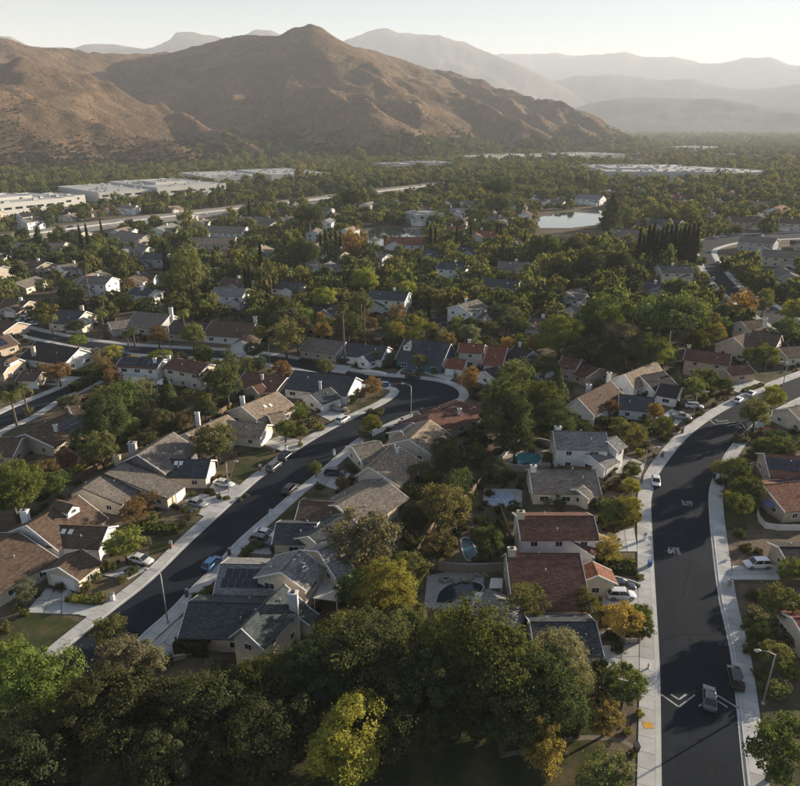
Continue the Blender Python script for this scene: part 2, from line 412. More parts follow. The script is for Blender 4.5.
# ------------------------------------------------------------ roads, kerbs, pavements
def edge(pix, step=2.4): return crom([P(*p) for p in pix], step)
def strip_mesh(a, b_, z):
    # sheet between two edge lines, resampled to the same count
    k = max(len(a), len(b_)); f = lambda q, t: q[int(t)].lerp(q[min(int(t)+1, len(q)-1)], t-int(t))
    A = [f(a, i*(len(a)-1)/(k-1)-1e-6 if i else 0) for i in range(k)]; B = [f(b_, i*(len(b_)-1)/(k-1)-1e-6 if i else 0) for i in range(k)]
    mb = MB(); mb.add([(p.x, p.y, z) for p in A]+[(p.x, p.y, z) for p in B], [(i, k+i, k+i+1, i+1) for i in range(k-1)])
    if (B[0]-A[0]).cross(A[1]-A[0]).z < 0: mb.f = [tuple(reversed(f_)) for f_ in mb.f]
    return mb
def offs(line, d):
    out = []
    for i, p in enumerate(line):
        t = (line[min(i+1, len(line)-1)]-line[max(i-1, 0)]).normalized(); out.append(p+Vector((-t.y, t.x, 0))*d)
    return out
ROADPOLY = []
def band(a, b_, z0, z1):
    mb = MB(); k = len(a)
    vs = [(p.x, p.y, z1) for p in a]+[(p.x, p.y, z1) for p in b_]+[(p.x, p.y, z0) for p in a]+[(p.x, p.y, z0) for p in b_]
    fs = []
    for i in range(k-1):
        fs += [(i, k+i, k+i+1, i+1), (2*k+i, i, i+1, 2*k+i+1), (k+i, 3*k+i, 3*k+i+1, k+i+1)]
    return mb.add(vs, fs)
def pavement(line, side, name, label, width=1.75, slabs=True, upto=330, drop=None):
    # kerb and a row of concrete slabs along one road edge; side +1 = left of the line's direction
    k0 = offs(line, side*.02); k1 = offs(line, side*.32)
    struct('kerb', band(k0, k1, -.02, .13), 'concrete', 'concrete kerb and gutter along '+label)
    struct('gutter', band(offs(line, side*-.42), offs(line, side*.0), -.02, .018), 'concrete', 'pale concrete gutter strip along '+label)
    s0 = offs(line, side*.34); s1 = offs(line, side*(.34+width))
    root = empty(name, line[0]); tag(root, 'pale concrete pavement slabs along '+label, kind='structure')
    far = []
    for i in range(len(s0)-1):
        px_, py_, _ = proj(s0[i])
        a, b_, c_, d = s0[i], s0[i+1], s1[i+1], s1[i]; e = .012
        q = [a.lerp(b_, e), a.lerp(b_, 1-e), d.lerp(c_, 1-e), d.lerp(c_, e)]
        q = [(v-line[0]) for v in q]
        if slabs and upto < py_ < 800 and -20 < px_ < 820:
            mb = MB(); mb.prism([(v.x, v.y) for v in q], -.02, .135+.006*rnd.random())
            put('slab', mb.mesh('slab', 'concrete'), root)
        else: far.append(q)
    if far:
        mb = MB()
        for q in far: mb.prism([(v.x, v.y) for v in q], -.02, .135)
        put('slab_run', mb.mesh('slab_run', 'concrete'), root)['kind'] = 'stuff'
    return s1

# broad road sweeping up the right
RL = edge([(661, 870), (659, 830), (658, 786), (657, 674), (654, 610), (651.5, 565), (650, 530), (649, 510), (650, 495), (656, 476), (668, 458), (686, 437), (712, 417), (741, 401), (774, 386), (805, 374), (850, 358), (900, 344)])
RR = edge([(766, 870), (757, 830), (748, 786), (734, 659), (721, 597), (713.5, 538), (711, 510), (711, 492), (716, 475), (731, 448), (748, 430), (766, 416), (800, 398), (845, 380), (905, 362)])
struct('curving_road', strip_mesh(RL, RR, .012), 'asphalt', 'dark asphalt road curving away to the upper right')
ROADPOLY.append([proj(p)[:2] for p in RL]+[proj(p)[:2] for p in reversed(RR)])
pavement(RL, 1, 'pavement_inner', 'the inner side of the curving road', 2.0)
pavement(RR, -1, 'pavement_outer', 'the outer side of the curving road', 2.0)
# street running up from lower left, bending left at its far end
LL = edge([(20, 690), (59, 653), (112, 610), (150, 580), (190, 541), (227, 507), (257, 480), (272, 469), (300, 447.5), (337, 426), (355, 417), (380, 405.5), (393, 397.5), (398, 391), (393, 387.5), (381, 386), (362, 384), (330, 376), (290, 367), (240, 360), (190, 357), (140, 354), (91, 349), (40, 339), (0, 330), (-60, 318)])
LR = edge([(95, 690), (142, 637), (168, 614), (190, 591), (215, 567), (240, 540), (272, 512), (297, 490), (315, 476), (337, 457), (360, 438), (390, 423), (410, 415), (436, 408), (454, 402), (461, 395), (455, 387), (436, 381), (410, 378), (385, 376), (362, 373.5), (330, 366), (290, 358), (240, 351.5), (190, 349), (140, 346), (91, 341), (40, 331), (0, 322), (-60, 311)])
struct('bending_street', strip_mesh(LL, LR, .012), 'asphalt', 'shaded asphalt street running up to a bend')
ROADPOLY.append([proj(p)[:2] for p in LL]+[proj(p)[:2] for p in reversed(LR)])
pavement(LL, 1, 'pavement_near', 'the garage side of the bending street', 1.9)
pavement(LR, -1, 'pavement_far', 'the far side of the bending street', 1.9)
# short parallel street at the left edge
SL = edge([(-60, 448), (0, 414), (30, 401), (55, 391), (75, 382), (92, 375)])
SR = edge([(-60, 470), (0, 431), (30, 417), (58, 400), (80, 390), (98, 381)])
struct('side_street', strip_mesh(SL, SR, .011), 'asphalt', 'short asphalt street at the picture edge behind the palms')
ROADPOLY.append([proj(p)[:2] for p in SL]+[proj(p)[:2] for p in reversed(SR)])
pavement(SL, 1, 'pavement_short', 'the short side street', 1.8)
pavement(SR, -1, 'pavement_short', 'the hedge side of the short side street', 1.8)
# upper road beyond the cypress row
UL = edge([(786, 335), (760, 318), (740, 304), (722, 291), (706, 271), (697, 247), (702, 240), (720, 236.5), (760, 234), (830, 231)])
UR = edge([(815, 328), (790, 315), (765, 302), (743, 291), (726, 274), (713, 257), (713, 250), (722, 246), (740, 242), (765, 240), (830, 237)])
struct('upper_road', strip_mesh(UL, UR, .011), 'asphalt', 'asphalt road bending beyond the cypress row')
ROADPOLY.append([proj(p)[:2] for p in UL]+[proj(p)[:2] for p in reversed(UR)])
for dy in (5, 10, 15, 20): NOTREE.append([(x, y+dy) for x, y in ROADPOLY[3]])
pavement(UL, 1, 'pavement_upper', 'the cypress side of the upper road', 2.6, slabs=False)
pavement(UR, -1, 'pavement_upper', 'the house side of the upper road', 2.6, slabs=False)
CLa = edge([(700, 318), (745, 318), (800, 316), (860, 312)], 6); CLb = edge([(700, 311), (745, 308), (800, 304), (860, 300)], 6)
struct('cross_road', strip_mesh(CLa, CLb, .010), 'asphalt', 'pale cross road at the foot of the upper road')
ROADPOLY.append([proj(p)[:2] for p in CLa]+[proj(p)[:2] for p in reversed(CLb)])
# mid street seen between trees
MLa = edge([(380, 328), (430, 324), (470, 316), (500, 306)], 6); MLb = edge([(380, 323), (430, 319), (468, 312), (496, 302)], 6)
struct('middle_street', strip_mesh(MLa, MLb, .010), 'asphalt', 'narrow street among houses before the lake')
ROADPOLY.append([proj(p)[:2] for p in MLa]+[proj(p)[:2] for p in reversed(MLb)])
# freeway
FA = edge([(-120, 278), (0, 246), (60, 236), (135, 226), (233, 213.5), (300, 205.5), (380, 195), (440, 187), (480, 181)], 12)
FB = edge([(-120, 259), (0, 235), (60, 226), (135, 216.5), (233, 206), (300, 198.5), (380, 189), (440, 182), (480, 176.7)], 12)
struct('freeway', strip_mesh(FA, FB, .02), 'freeway_concrete', 'pale concrete freeway crossing below the hills')
FC = [a.lerp(b_, .5) for a, b_ in zip(FA, [FB[int(i*(len(FB)-1)/(len(FA)-1))] for i in range(len(FA))])]
struct('freeway_barrier', band(offs(FC, .4), offs(FC, -.4), 0, 1.0), 'concrete', 'low concrete barrier along the middle of the freeway')
fp = [proj(p)[:2] for p in FA]; fq = [proj(p)[:2] for p in reversed(FB)]
ROADPOLY.append(fp+fq)
for lo, hi, dy in ((15, 130, 6), (150, 250, 7), (300, 345, 4), (375, 445, 5)): NOTREE.append([(x, y+dy) for x, y in fp if lo < x < hi]+[q_ for q_ in fq if lo < q_[0] < hi])

# painted marks on the roads
def stroke(mb, pts, w, z=.018):
    pts = [P(*p) for p in pts]
    for a, b_ in zip(pts[:-1], pts[1:]):
        d = (b_-a).normalized(); nn = Vector((-d.y, d.x, 0))*w/2
        a2, b2 = a-d*w*.3, b_+d*w*.3; q = [a2-nn, b2-nn, b2+nn, a2+nn]
        mb.add([(v.x, v.y, z) for v in q], [(0, 1, 2, 3)])
for lines in ([(662, 695), (679, 707), (694.5, 695)], [(671, 694.5), (679, 699.5), (686, 694.5)], [(699, 706), (717, 695), (738, 708)], [(709, 705.5), (718, 701), (727, 707)],
              [(709, 419), (715, 424.5), (735, 422)], [(716, 419.5), (718, 421.5), (728, 420.5)], [(727, 426), (742, 423.5), (746, 429.5)], [(735, 427.5), (739, 426), (741, 428)]):
    mb = MB(); stroke(mb, lines, .24); struct('road_chevron', mb, 'white_paint', 'white painted speed hump chevron on the curving road')
def road_word(px, py, flip, label, ang, w=2.1, h=2.1):
    cu = bpy.data.curves.new('bump_lettering', 'FONT'); cu.body = 'BUMP'; cu.align_x = 'CENTER'; cu.align_y = 'CENTER'; cu.size = 1.0
    t = bpy.data.objects.new('tmp', cu); COL.objects.link(t)
    me = bpy.data.meshes.new_from_object(t.evaluated_get(bpy.context.evaluated_depsgraph_get()))
    bpy.data.objects.remove(t); me.materials.append(MATS['white_paint'])
    xs = [v.co.x for v in me.vertices]; ys = [v.co.y for v in me.vertices]
    sx = w/(max(xs)-min(xs)); sy = h/(max(ys)-min(ys))
    for v in me.vertices: v.co.x *= sx; v.co.y *= sy
    o = put('bump_lettering', me, None, P(px, py, .018), R(180 if flip else 0)+R(ang)); o['kind'] = 'structure'; o['label'] = label
road_word(687.5, 503.5, False, 'white word BUMP painted on the curving road', -10)
road_word(673.5, 550, True, 'white word BUMP painted upside down on the curving road', -10)
mb = MB(); stroke(mb, [(757, 394), (763, 391.5)], .15); stroke(mb, [(768, 389.5), (774, 387)], .15)
struct('lane_mark', mb, 'white_paint', 'short white lane dashes at the far end of the curving road')
mb = MB(); c_ = P(648, 726); mb.box((c_.x, c_.y, .15), (1.3, 1.0, .012)); struct('tactile_pad', mb, 'tactile_yellow', 'yellow tactile pad on the pavement of the curving road')

# covers and repairs in the asphalt
for (mx, my) in ((690, 640), (700, 740), (676, 522), (705, 455), (120, 622), (232, 520), (330, 440), (425, 392), (300, 463)):
    c_ = P(mx, my); mb = MB(); mb.prism([(c_.x+.38*math.cos(i*.5236), c_.y+.38*math.sin(i*.5236)) for i in range(12)], -.01, .02); struct('manhole_cover', mb, 'manhole', 'dark round manhole cover in the asphalt')
for pts in ([(700, 760), (722, 762), (724, 774), (701, 772)], [(664, 600), (676, 600), (676, 640), (663, 640)], [(690, 575), (704, 574), (707, 590), (692, 591)], [(195, 560), (206, 551), (212, 554), (201, 564)], [(262, 500), (272, 491), (278, 493), (268, 502)], [(676, 745), (686, 745), (684, 786), (673, 786)]):
    sheet('asphalt_patch', pts, .015, 'asphalt_new', 'slightly darker repair patch in the asphalt')
for pts in ([(660, 640), (690, 634), (716, 637)], [(682, 600), (690, 560), (686, 530)], [(150, 622), (140, 605)]):
    q = [P(a+rnd.uniform(-.6, .6), b_) for a, b_ in pts]; ln = crom(q, 1.5); ln = [v+Vector((rnd.uniform(-.16, .16), rnd.uniform(-.16, .16), 0)) for v in ln]
    struct('crack_seal', strip_mesh(offs(ln, .035), offs(ln, -.035), .0165), 'tar', 'thin dark tar seam along a crack in the asphalt')

# ------------------------------------------------------------ houses
ROOFC = dict(taupe=(0.269, 0.230, 0.192), brown=(0.143, 0.102, 0.077), slate=(0.079, 0.090, 0.102), maroon=(0.166, 0.090, 0.070), red=(0.243, 0.096, 0.064), grey=(0.256, 0.256, 0.256), tan=(0.339, 0.271, 0.207), charcoal=(0.054, 0.051, 0.051), green=(0.084, 0.102, 0.108), greytan=(0.215, 0.192, 0.170), rust=(0.243, 0.118, 0.082))
WALLC = dict(white=(0.819, 0.807, 0.785), cream=(0.679, 0.597, 0.488), tan=(0.491, 0.398, 0.309), peach=(0.585, 0.421, 0.321), teal=(0.082, 0.158, 0.202), grey=(0.445, 0.433, 0.428), siding=(0.187, 0.181, 0.184))
_cache = {}
def win_mesh(w, h):
    if ('w', w, h) not in _cache:
        f = MB(); t = .09
        for c_, d in (((0, 0, h/2-t/2), (w, .1, t)), ((0, 0, -h/2+t/2), (w, .1, t)), ((-w/2+t/2, 0, 0), (t, .1, h-2*t)), ((w/2-t/2, 0, 0), (t, .1, h-2*t)), ((0, 0, 0), (.05, .08, h-2*t))): f.box(c_, d)
        g_ = MB(); g_.box((0, .01, 0), (w-2*t+.01, .04, h-2*t+.01))
        _cache[('w', w, h)] = (f.mesh('window', 'white_trim'), g_.mesh('pane', 'window_glass'))
    return _cache[('w', w, h)]
def garage_mesh(w, c):
    if ('g', w) not in _cache:
        f = MB(); f.box((0, .03, 1.1), (w, .05, 2.2)); n_ = 6 if w > 4 else 3
        for i in range(n_):
            for j in range(4):
                f.box(((i+.5)*w/n_-w/2, -.012, .28+j*.55), (w/n_-.1, .04, .43))
        t = MB()
        for c_, d in (((0, 0, 2.28), (w+.3, .12, .15)), ((-w/2-.08, 0, 1.1), (.15, .12, 2.2)), ((w/2+.08, 0, 1.1), (.15, .12, 2.2))): t.box(c_, d)
        _cache[('g', w)] = (f.mesh('garage_door', 'garage_door'), t.mesh('door_frame', 'white_trim'))
    return _cache[('g', w)]
def uvroof(me, origin, ux, slopes):
    uv = me.uv_layers.new(name='UVMap')
    for p in me.polygons:
        nn = p.normal; a = Vector((-nn.y, nn.x, 0))
        a = a.normalized() if a.length > 1e-4 else Vector((1, 0, 0)); b_ = nn.cross(a)
        for li in p.loop_indices:
            v = me.vertices[me.loops[li].vertex_index].co; uv.data[li].uv = (v.dot(a), v.dot(b_))

def W(x1, y1, x2, y2, H, e, wl, wr, hip=0, gar=None, trim='white_trim', nowin='', dormer=None, sky=None, sol=None, wallc=None, roofc=None, noroof=False):
    return dict(p=(x1, y1, x2, y2), H=H, e=e, wl=wl, wr=wr, hip=hip, gar=gar, trim=trim, nowin=nowin, dormer=dormer, sky=sky, sol=sol, wallc=wallc, roofc=roofc)
def world_wing(w, c, ang, L):                    # for houses given in metres
    ux = Vector((math.sin(ang), math.cos(ang), 0)); w['q'] = (c-ux*L/2, c+ux*L/2); return w

def build_wing(root, O, w, wallc, roofc, geo, simple=False):
    ux, uy, A, L, wl, wr, H, e = geo
    T = lambda a, b_, z: (A+ux*a+uy*b_-O+Vector((0, 0, z)))
    hip = w['hip']; g0, g1 = .35, L-.35; oh = .55
    a0, a1 = (g0, g1)
    kl, kr = (H-e)/wl, (H-e)/wr
    il, ir = wl-oh, wr-oh; el, er = H-kl*il-.1, H-kr*ir-.1
    wb = MB()
    if hip:
        ext = hip if hip > 1 else min(wl, wr); ws0, ws1 = (-ext+oh, L+ext-oh)
        if hip == 3: ws0 = g0; ext0 = 0
        wb.box((0, 0, 0), (0, 0, 0)) if False else None
        zt = e-.05
        vs = [T(ws0, -ir, -.1), T(ws1, -ir, -.1), T(ws1, il, -.1), T(ws0, il, -.1), T(ws0, -ir, zt), T(ws1, -ir, zt), T(ws1, il, zt), T(ws0, il, zt)]
        wb.add(vs, [(0, 1, 5, 4), (1, 2, 6, 5), (2, 3, 7, 6), (3, 0, 4, 7), (4, 5, 6, 7)])
        w0, w1 = ws0, ws1
    else:
        vs = []
        for a in (a0, a1): vs += [T(a, -ir, -.1), T(a, il, -.1), T(a, il, el), T(a, 0, H-.1), T(a, -ir, er)]
        wb.add(vs, [(0, 1, 2, 3, 4), (9, 8, 7, 6, 5), (1, 6, 7, 2), (5, 0, 4, 9), (2, 7, 8, 3), (3, 8, 9, 4)])
        w0, w1 = a0, a1
    wc = WALLC[w['wallc']] if w['wallc'] else wallc
    me = wb.mesh('wall', 'stucco'); o = put('wall', me, root, color=wc)
    # roof slabs
    rb = MB(); t = .16
    def slab(q):
        k = len(q); up = [Vector(v) for v in q]; dn = [v-Vector((0, 0, t)) for v in up]
        rb.add(up+dn, [tuple(range(k)), tuple(range(2*k-1, k-1, -1))]+[(i, i+k, (i+1) % k+k, (i+1) % k) for i in range(k)])
    if hip:
        ext = hip if hip > 1 else min(wl, wr)
        slab([T(-ext, -wr, e), T(L+ext, -wr, e), T(L, 0, H), T(0, 0, H)]); slab([T(L+ext, wl, e), T(-ext, wl, e), T(0, 0, H), T(L, 0, H)])
        slab([T(-ext, wl, e), T(-ext, -wr, e), T(0, 0, H)]); slab([T(L+ext, -wr, e), T(L+ext, wl, e), T(L, 0, H)])
    else:
        slab([T(0, -wr, e), T(L, -wr, e), T(L, 0, H), T(0, 0, H)]); slab([T(L, wl, e), T(0, wl, e), T(0, 0, H), T(L, 0, H)])
    me = rb.mesh('roof', 'shingles'); uvroof(me, None, None, None)
    roof = put('roof', me, root, color=ROOFC[w['roofc']] if w['roofc'] else roofc)
    if not hip and not simple:                    # barge boards on the gables
        for a in (-.03, L+.03):
            for sgn, ww in ((1, wl), (-1, wr)):
                fb = MB(); p0, p1 = T(a, 0, H+.02), T(a, sgn*ww, e+.02)
                d = ux*.05
                q = [p0-d, p1-d, p1+d, p0+d]; lo = [v-Vector((0, 0, .26)) for v in q]
                fb.add(q+lo, [(0, 1, 2, 3), (7, 6, 5, 4), (0, 4, 5, 1), (1, 5, 6, 2), (2, 6, 7, 3), (3, 7, 4, 0)])
                put('barge_board', fb.mesh('barge_board', w['trim']), roof)
    if not simple:                                # ridge cap
        rc = MB(); rc.tube([T(0, 0, H+.01), T(L, 0, H+.01)], [.09, .09], 5); put('ridge_cap', rc.mesh('ridge_cap', 'shingles'), roof, color=tuple(v*.9 for v in (ROOFC[w['roofc']] if w['roofc'] else roofc)))['kind'] = 'thing'
    if not simple and not hip and L > 6:
        for k_ in range(2):
            sd = 'r' if k_ == 0 else 'l'; s_, w_ = (1, wl) if sd == 'l' else (-1, wr); v_ = rnd.uniform(.3, .6); u_ = rnd.uniform(.25, .8)
            q_ = T(u_*L, s_*w_*v_, H-(H-e)*v_); vb = MB(); vb.tube([q_-Vector((0, 0, .1)), q_+Vector((0, 0, .35)), q_+Vector((0, 0, .36)), q_+Vector((0, 0, .5))], [.09, .09, .17, .12], 7); put('roof_vent', vb.mesh('roof_vent', 'alu'), roof)
    # panels and skylights lie on the roof
    def on_roof(side, u, v):
        s, ww = (1, wl) if side == 'l' else (-1, wr)
        b_ = s*ww*v; z = H-(H-e)*v
        nrm = (uy*s*(H-e)+Vector((0, 0, ww))).normalized()
        return T(u*L, b_, z)+nrm*.06, nrm, ux, (uy*s*ww-Vector((0, 0, H-e))).normalized()
    def plate(name, side, u, v, du, dv, mat, parent, th=.06, frame=None):
        c_, nr, ax, ay = on_roof(side, u, v); mb = MB()
        M = Matrix((( ax.x, ay.x, nr.x, c_.x), (ax.y, ay.y, nr.y, c_.y), (ax.z, ay.z, nr.z, c_.z), (0, 0, 0, 1)))
        mb.box((0, 0, 0), (du, dv, th), M); return put(name, mb.mesh(name, mat), parent)
    if w['sky']:
        for side, u, v in w['sky']:
            s_ = plate('skylight', side, u, v, .75, 1.0, 'white_trim', roof, .12); 
    if w['sol']:
        for side, u0, v0, nu, nv in w['sol']:
            ww = wl if side == 'l' else wr; sl = math.hypot(ww, H-e)
            for i in range(nu):
                for j in range(nv):
                    plate('solar_panel', side, u0+i*1.16/L, v0+j*1.84/sl, 1.0, 1.62, 'solar_cell', roof)
    if w['dormer']:
        for side, u, v, dw, dh in w['dormer']:
            s, ww = (1, wl) if side == 'l' else (-1, wr)
            base = T(u*L, s*ww*v, H-(H-e)*v-.1); k = (H-e)/ww; dl = dh/k
            f0 = base+uy*s*.05; db = MB()
            bk = -uy*s*dl
            hw = dw/2
            for_ = [f0-ux*hw, f0+ux*hw, f0+ux*hw+Vector((0, 0, dh*.62)), f0+Vector((0, 0, dh)), f0-ux*hw+Vector((0, 0, dh*.62))]
            bkk = [p+bk+Vector((0, 0, 0)) for p in for_]
            db.add(for_+bkk, [(0, 1, 2, 3, 4), (1, 6, 7, 2), (0, 4, 9, 5), (9, 8, 7, 6, 5)])
            dm = put('dormer', db.mesh('dormer', 'stucco'), root, color=WALLC['white'])
            dr = MB(); out = uy*s*.3; z_ = Vector((0, 0, .08))
            for sg in (-1, 1):
                e_ = f0+ux*sg*(hw+.25)+Vector((0, 0, dh*.62-.1)); r_ = f0+Vector((0, 0, dh+.06))
                q = [e_+out, r_+out, r_+bk, e_+bk]
                dr.add([v_+z_ for v_ in q]+[v_-z_ for v_ in q], [(0, 1, 2, 3), (7, 6, 5, 4), (0, 4, 5, 1), (1, 5, 6, 2), (2, 6, 7, 3), (3, 7, 4, 0)])
            me = dr.mesh('dormer_roof', 'shingles'); uvroof(me, None, None, None); put('dormer_roof', me, dm, color=roofc)
            fw, fg = win_mesh(1.0, .8); rz = math.atan2(uy.y*s, uy.x*s)+math.pi/2
            wo = put('window', fw, dm, f0+uy*s*.03+Vector((0, 0, dh*.42)), rz); put('pane', fg, wo)
    # garage doors and windows in the walls
    def on_wall(side, t_):                        # t_ metres along the wall from its middle
        if side == 'a': return T(w0, (il-ir)/2+t_, 0), -ux
        if side == 'b': return T(w1, (il-ir)/2+t_, 0), ux
        if side == 'l': return T((w0+w1)/2+t_, il, 0), uy
        return T((w0+w1)/2+t_, -ir, 0), -uy
    taken = {}
    for gside, gt, gw in (w['gar'] or []):
        p, nr = on_wall(gside, gt); rz = math.atan2(nr.y, nr.x)+math.pi/2
        gm, gf = garage_mesh(gw, None); o = put('garage_door', gm, root, p+nr*.02, rz); put('door_frame', gf, o)
        taken.setdefault(gside, []).append((gt, gw))
    for side in 'ablr':
        if side in w['nowin']: continue
        p, nr = on_wall(side, 0); wd = (il+ir) if side in 'ab' else (w1-w0)
        wp = p+O
        to = Vector((-wp.x, -wp.y, 0)).normalized()
        if nr.dot(to) < -.2 or wd < 2.5: continue
        rows = [1.35] if e < 4.4 else [1.35, 4.05]
        for zi in rows:
            k = max(1, int(wd/(4.2 if not simple else 5.5)))
            for i in range(k):
                t_ = (i+.5)*wd/k-wd/2
                if zi < 2.5 and any(abs(t_-gt) < gw/2+.7 for gt, gw in taken.get(side, [])): continue
                q, _ = on_wall(side, t_)
                chk = q+O+nr*.5
                hit = 0
                for (fo, fx, fy, hl, r_, l_, he) in FOOT:
                    dx, dy = chk.x-fo[0], chk.y-fo[1]; a = dx*fx[0]+dy*fx[1]; b_ = dx*fy[0]+dy*fy[1]
                    if abs(a) < hl and -r_ < b_ < l_ and he[1] is not w and he[0] > zi-.5: hit = 1; break
                if hit: continue
                rz = math.atan2(nr.y, nr.x)+math.pi/2
                big = rnd.random() < .4
                fw, fg = win_mesh(1.9 if big else 1.3, 1.15)
                wo = put('window', fw, root, q+Vector((0, 0, zi+.05))+nr*.03, rz); put('pane', fg, wo)
    return roof

HOUSES = []
def house(name, label, nick, wings, wall='cream', roof='brown', chim=(), cat='house', group=None, simple=False, patio=()):
    geos = []
    for w in wings:
        if 'q' in w: A, B = w['q']; A = Vector((A.x, A.y, 0)); B = Vector((B.x, B.y, 0))
        else:
            x1, y1, x2, y2 = w['p']; A = P(x1, y1, w['H']); B = P(x2, y2, w['H']); A.z = B.z = 0
        L = (B-A).length; ux = (B-A)/L; uy = Vector((-ux.y, ux.x, 0)); wd = []
        for key, s in (('wl', 1), ('wr', -1)):
            v = w[key]
            if isinstance(v, tuple): q = P(v[0], v[1], w['e']); v = abs((q-A).dot(uy))
            wd.append(max(v, 1.2))
        geos.append((ux, uy, A, L, wd[0], wd[1], w['H'], w['e']))
    O = sum((g_[2]+g_[0]*g_[3]/2 for g_ in geos), Vector())/len(geos)
    root = empty(name, O)
    for w, g_ in zip(wings, geos):
        ext = (min(g_[4], g_[5]) if w['hip'] == 1 else w['hip']) if w['hip'] else 0
        FOOT.append((g_[2]+g_[0]*g_[3]/2, g_[0], g_[1], g_[3]/2+ext-.5, g_[5]-.5, g_[4]-.5, (g_[7], w)))
    HOUSES.append((root, O, label, nick, geos, wings, wall, roof, simple, cat, group))
    for cx, cy, top, d, mat in chim:
        c_ = P(cx, cy, top); mb = MB(); h = top
        c_ = c_-O; mb.box((c_.x, c_.y, h/2), (d, d*.7, h)); mb.box((c_.x, c_.y, h+.08), (d+.22, d*.7+.22, .16))
        ch = put('chimney', mb.mesh('chimney', 'stucco'), root, color=WALLC.get(mat, WALLC['white']))
        mb = MB(); mb.box((c_.x, c_.y, h+.28), (d*.45, d*.4, .3)); put('flue', mb.mesh('flue', 'dark_trim'), ch)
    for (pts, z) in patio:
        q = [P(a, b_, z)-O for a, b_ in pts]; mb = MB(); mb.prism([(v.x, v.y) for v in q], z-.12, z)
        pc = put('patio_cover', mb.mesh('patio_cover', 'flat_patio'), root); mb = MB()
        cen = sum(q, Vector())/len(q)
        for v in q:
            v2 = v.lerp(cen, .06); pm = MB(); pm.box((v2.x, v2.y, (z-.14)/2), (.14, .14, z-.14)); put('post', pm.mesh('post', 'white_trim'), pc)
    if nick: LAND.append((nick, *proj(O+Vector((0, 0, 3)))[:2]))
    return root
def finish_houses():
    for (root, O, label, nick, geos, wings, wall, roof, simple, cat, group) in HOUSES:
        for w, g_ in zip(wings, geos):
            build_wing(root, O, w, WALLC[wall], ROOFC[roof], g_, simple)
        if label: tag(root, label, cat, group)

# --- the garage side of the bending street
house('bungalow', 'brown-roofed house with side-entry white garage beside a wide driveway', 'the brown house with white garage door',
  [W(19, 532, -45, 566, 5.0, 2.7, (56, 560), 7), W(58, 567, 82, 549, 4.5, 2.7, 3.9, 3.9, gar=[('a', 0, 4.6)])], 'cream', 'brown')
house('bungalow', 'brown-roofed house with white dormer and two skylights behind the round garden tree', 'the brown house with white dormer',
  [W(26, 525, 78, 495, 6.3, 2.9, 6.5, (56, 552), dormer=[('r', .66, .42, 2.6, 2.2)]), W(56, 525, 108, 527, 4.7, 2.8, 3.5, 4.2, sky=[('r', .2, .28), ('r', .34, .28)])], 'white', 'brown',  # low skylight wing added in place of shade on the main roof
  chim=[(24, 511, 6.2, 1.3, 'white')])
house('long_house', 'long grey-roofed house with stepped gables and two chimneys on the street', 'the long grey gabled house',
  [W(82, 488, 105, 473, 5.0, 2.9, 4, (117, 508), trim='dark_trim'), W(104.5, 473.5, 124, 462, 5.3, 2.8, 3, (169, 498), trim='dark_trim', gar=[('r', 1.5, 2.6)]), W(137, 454.5, 173, 432, 7.2, 3.9, (120, 462), (162, 476), wallc='siding'),
   W(163, 459, 211, 459.5, 4.9, 2.7, 4.0, 4.4, gar=[('b', 0, 4.9)], roofc='slate', sky=[('r', .3, .22), ('r', .4, .22)])], 'cream', 'greytan',
  chim=[(132, 443, 7.4, 1.6, 'grey'), (117, 456, 6.8, 1.2, 'tan')])
house('bungalow', 'tan-roofed house with double skylight and white gabled garage facing the street', 'the tan house with skylights',
  [W(241, 406, 277, 391, 5.9, 2.8, 6, (262, 424), sky=[('r', .42, .4), ('r', .55, .45)]), W(186, 433, 227, 414.5, 5.2, 2.7, 5, (215, 446)), W(226, 420, 267, 424.5, 4.6, 2.7, 4.2, 4.2, gar=[('b', 0, 4.9)]), W(268, 415, 283, 412, 4.4, 2.8, 3.2, 3.2)], 'cream', 'tan',
  chim=[(242, 397, 6.6, 1.1, 'white'), (197, 413, 6.4, 1.0, 'white')])
house('bungalow', 'dark slate-roofed white house with front garage wing at the street bend', 'the slate-roofed corner house',
  [W(294, 370, 356, 377, 5.8, 2.8, 5.5, 7.5), W(310, 394, 330, 387, 4.6, 2.7, 4.2, 4.6, gar=[('r', 1.0, 4.9)])], 'white', 'slate', chim=[(320, 382, 6.0, .7, 'white')])
house('bungalow', 'maroon-roofed low house between the tall dark tree and slate-roofed corner house', 'the maroon house by the corner house',
  [W(246, 371, 287, 377.5, 5.0, 2.8, 5, 6.5), W(252, 386, 262, 383, 4.2, 2.7, 3, 3)], 'tan', 'maroon', chim=[(262, 375, 5.6, .7, 'white')])
house('two_storey_house', 'white two-storey house with solar panels and white patio cover', 'the white house with solar panels',
  [W(122, 356.5, 163, 359, 7.0, 5.2, 4.5, 4.2, sol=[('r', .07, .22, 6, 2), ('r', .52, .25, 6, 2)])], 'white', 'maroon', chim=[(154.5, 358.5, 7.6, .9, 'white')],
  patio=[([(116, 379), (141, 384), (149, 378), (124, 374.5)], 2.7)])
house('two_storey_house', 'cream two-storey house with maroon roof beside the house with solar panels', 'the cream maroon-roofed house',
  [W(172, 357.5, 209, 364, 7.0, 5.2, 4.5, 4.6)], 'cream', 'maroon', chim=[(168.5, 356, 7.8, 1.0, 'white')], patio=[([(156, 383), (166, 386), (171, 381), (161, 378.5)], 2.6)])
house('bungalow', 'dark brown-roofed house with broad white gable above the hedge', 'the broad white gable house',
  [W(36, 341, 79.5, 348.5, 6.2, 2.8, 6, (66, 366), nowin='')], 'white', 'charcoal', chim=[(32.5, 347, 6.4, 1.2, 'cream')])
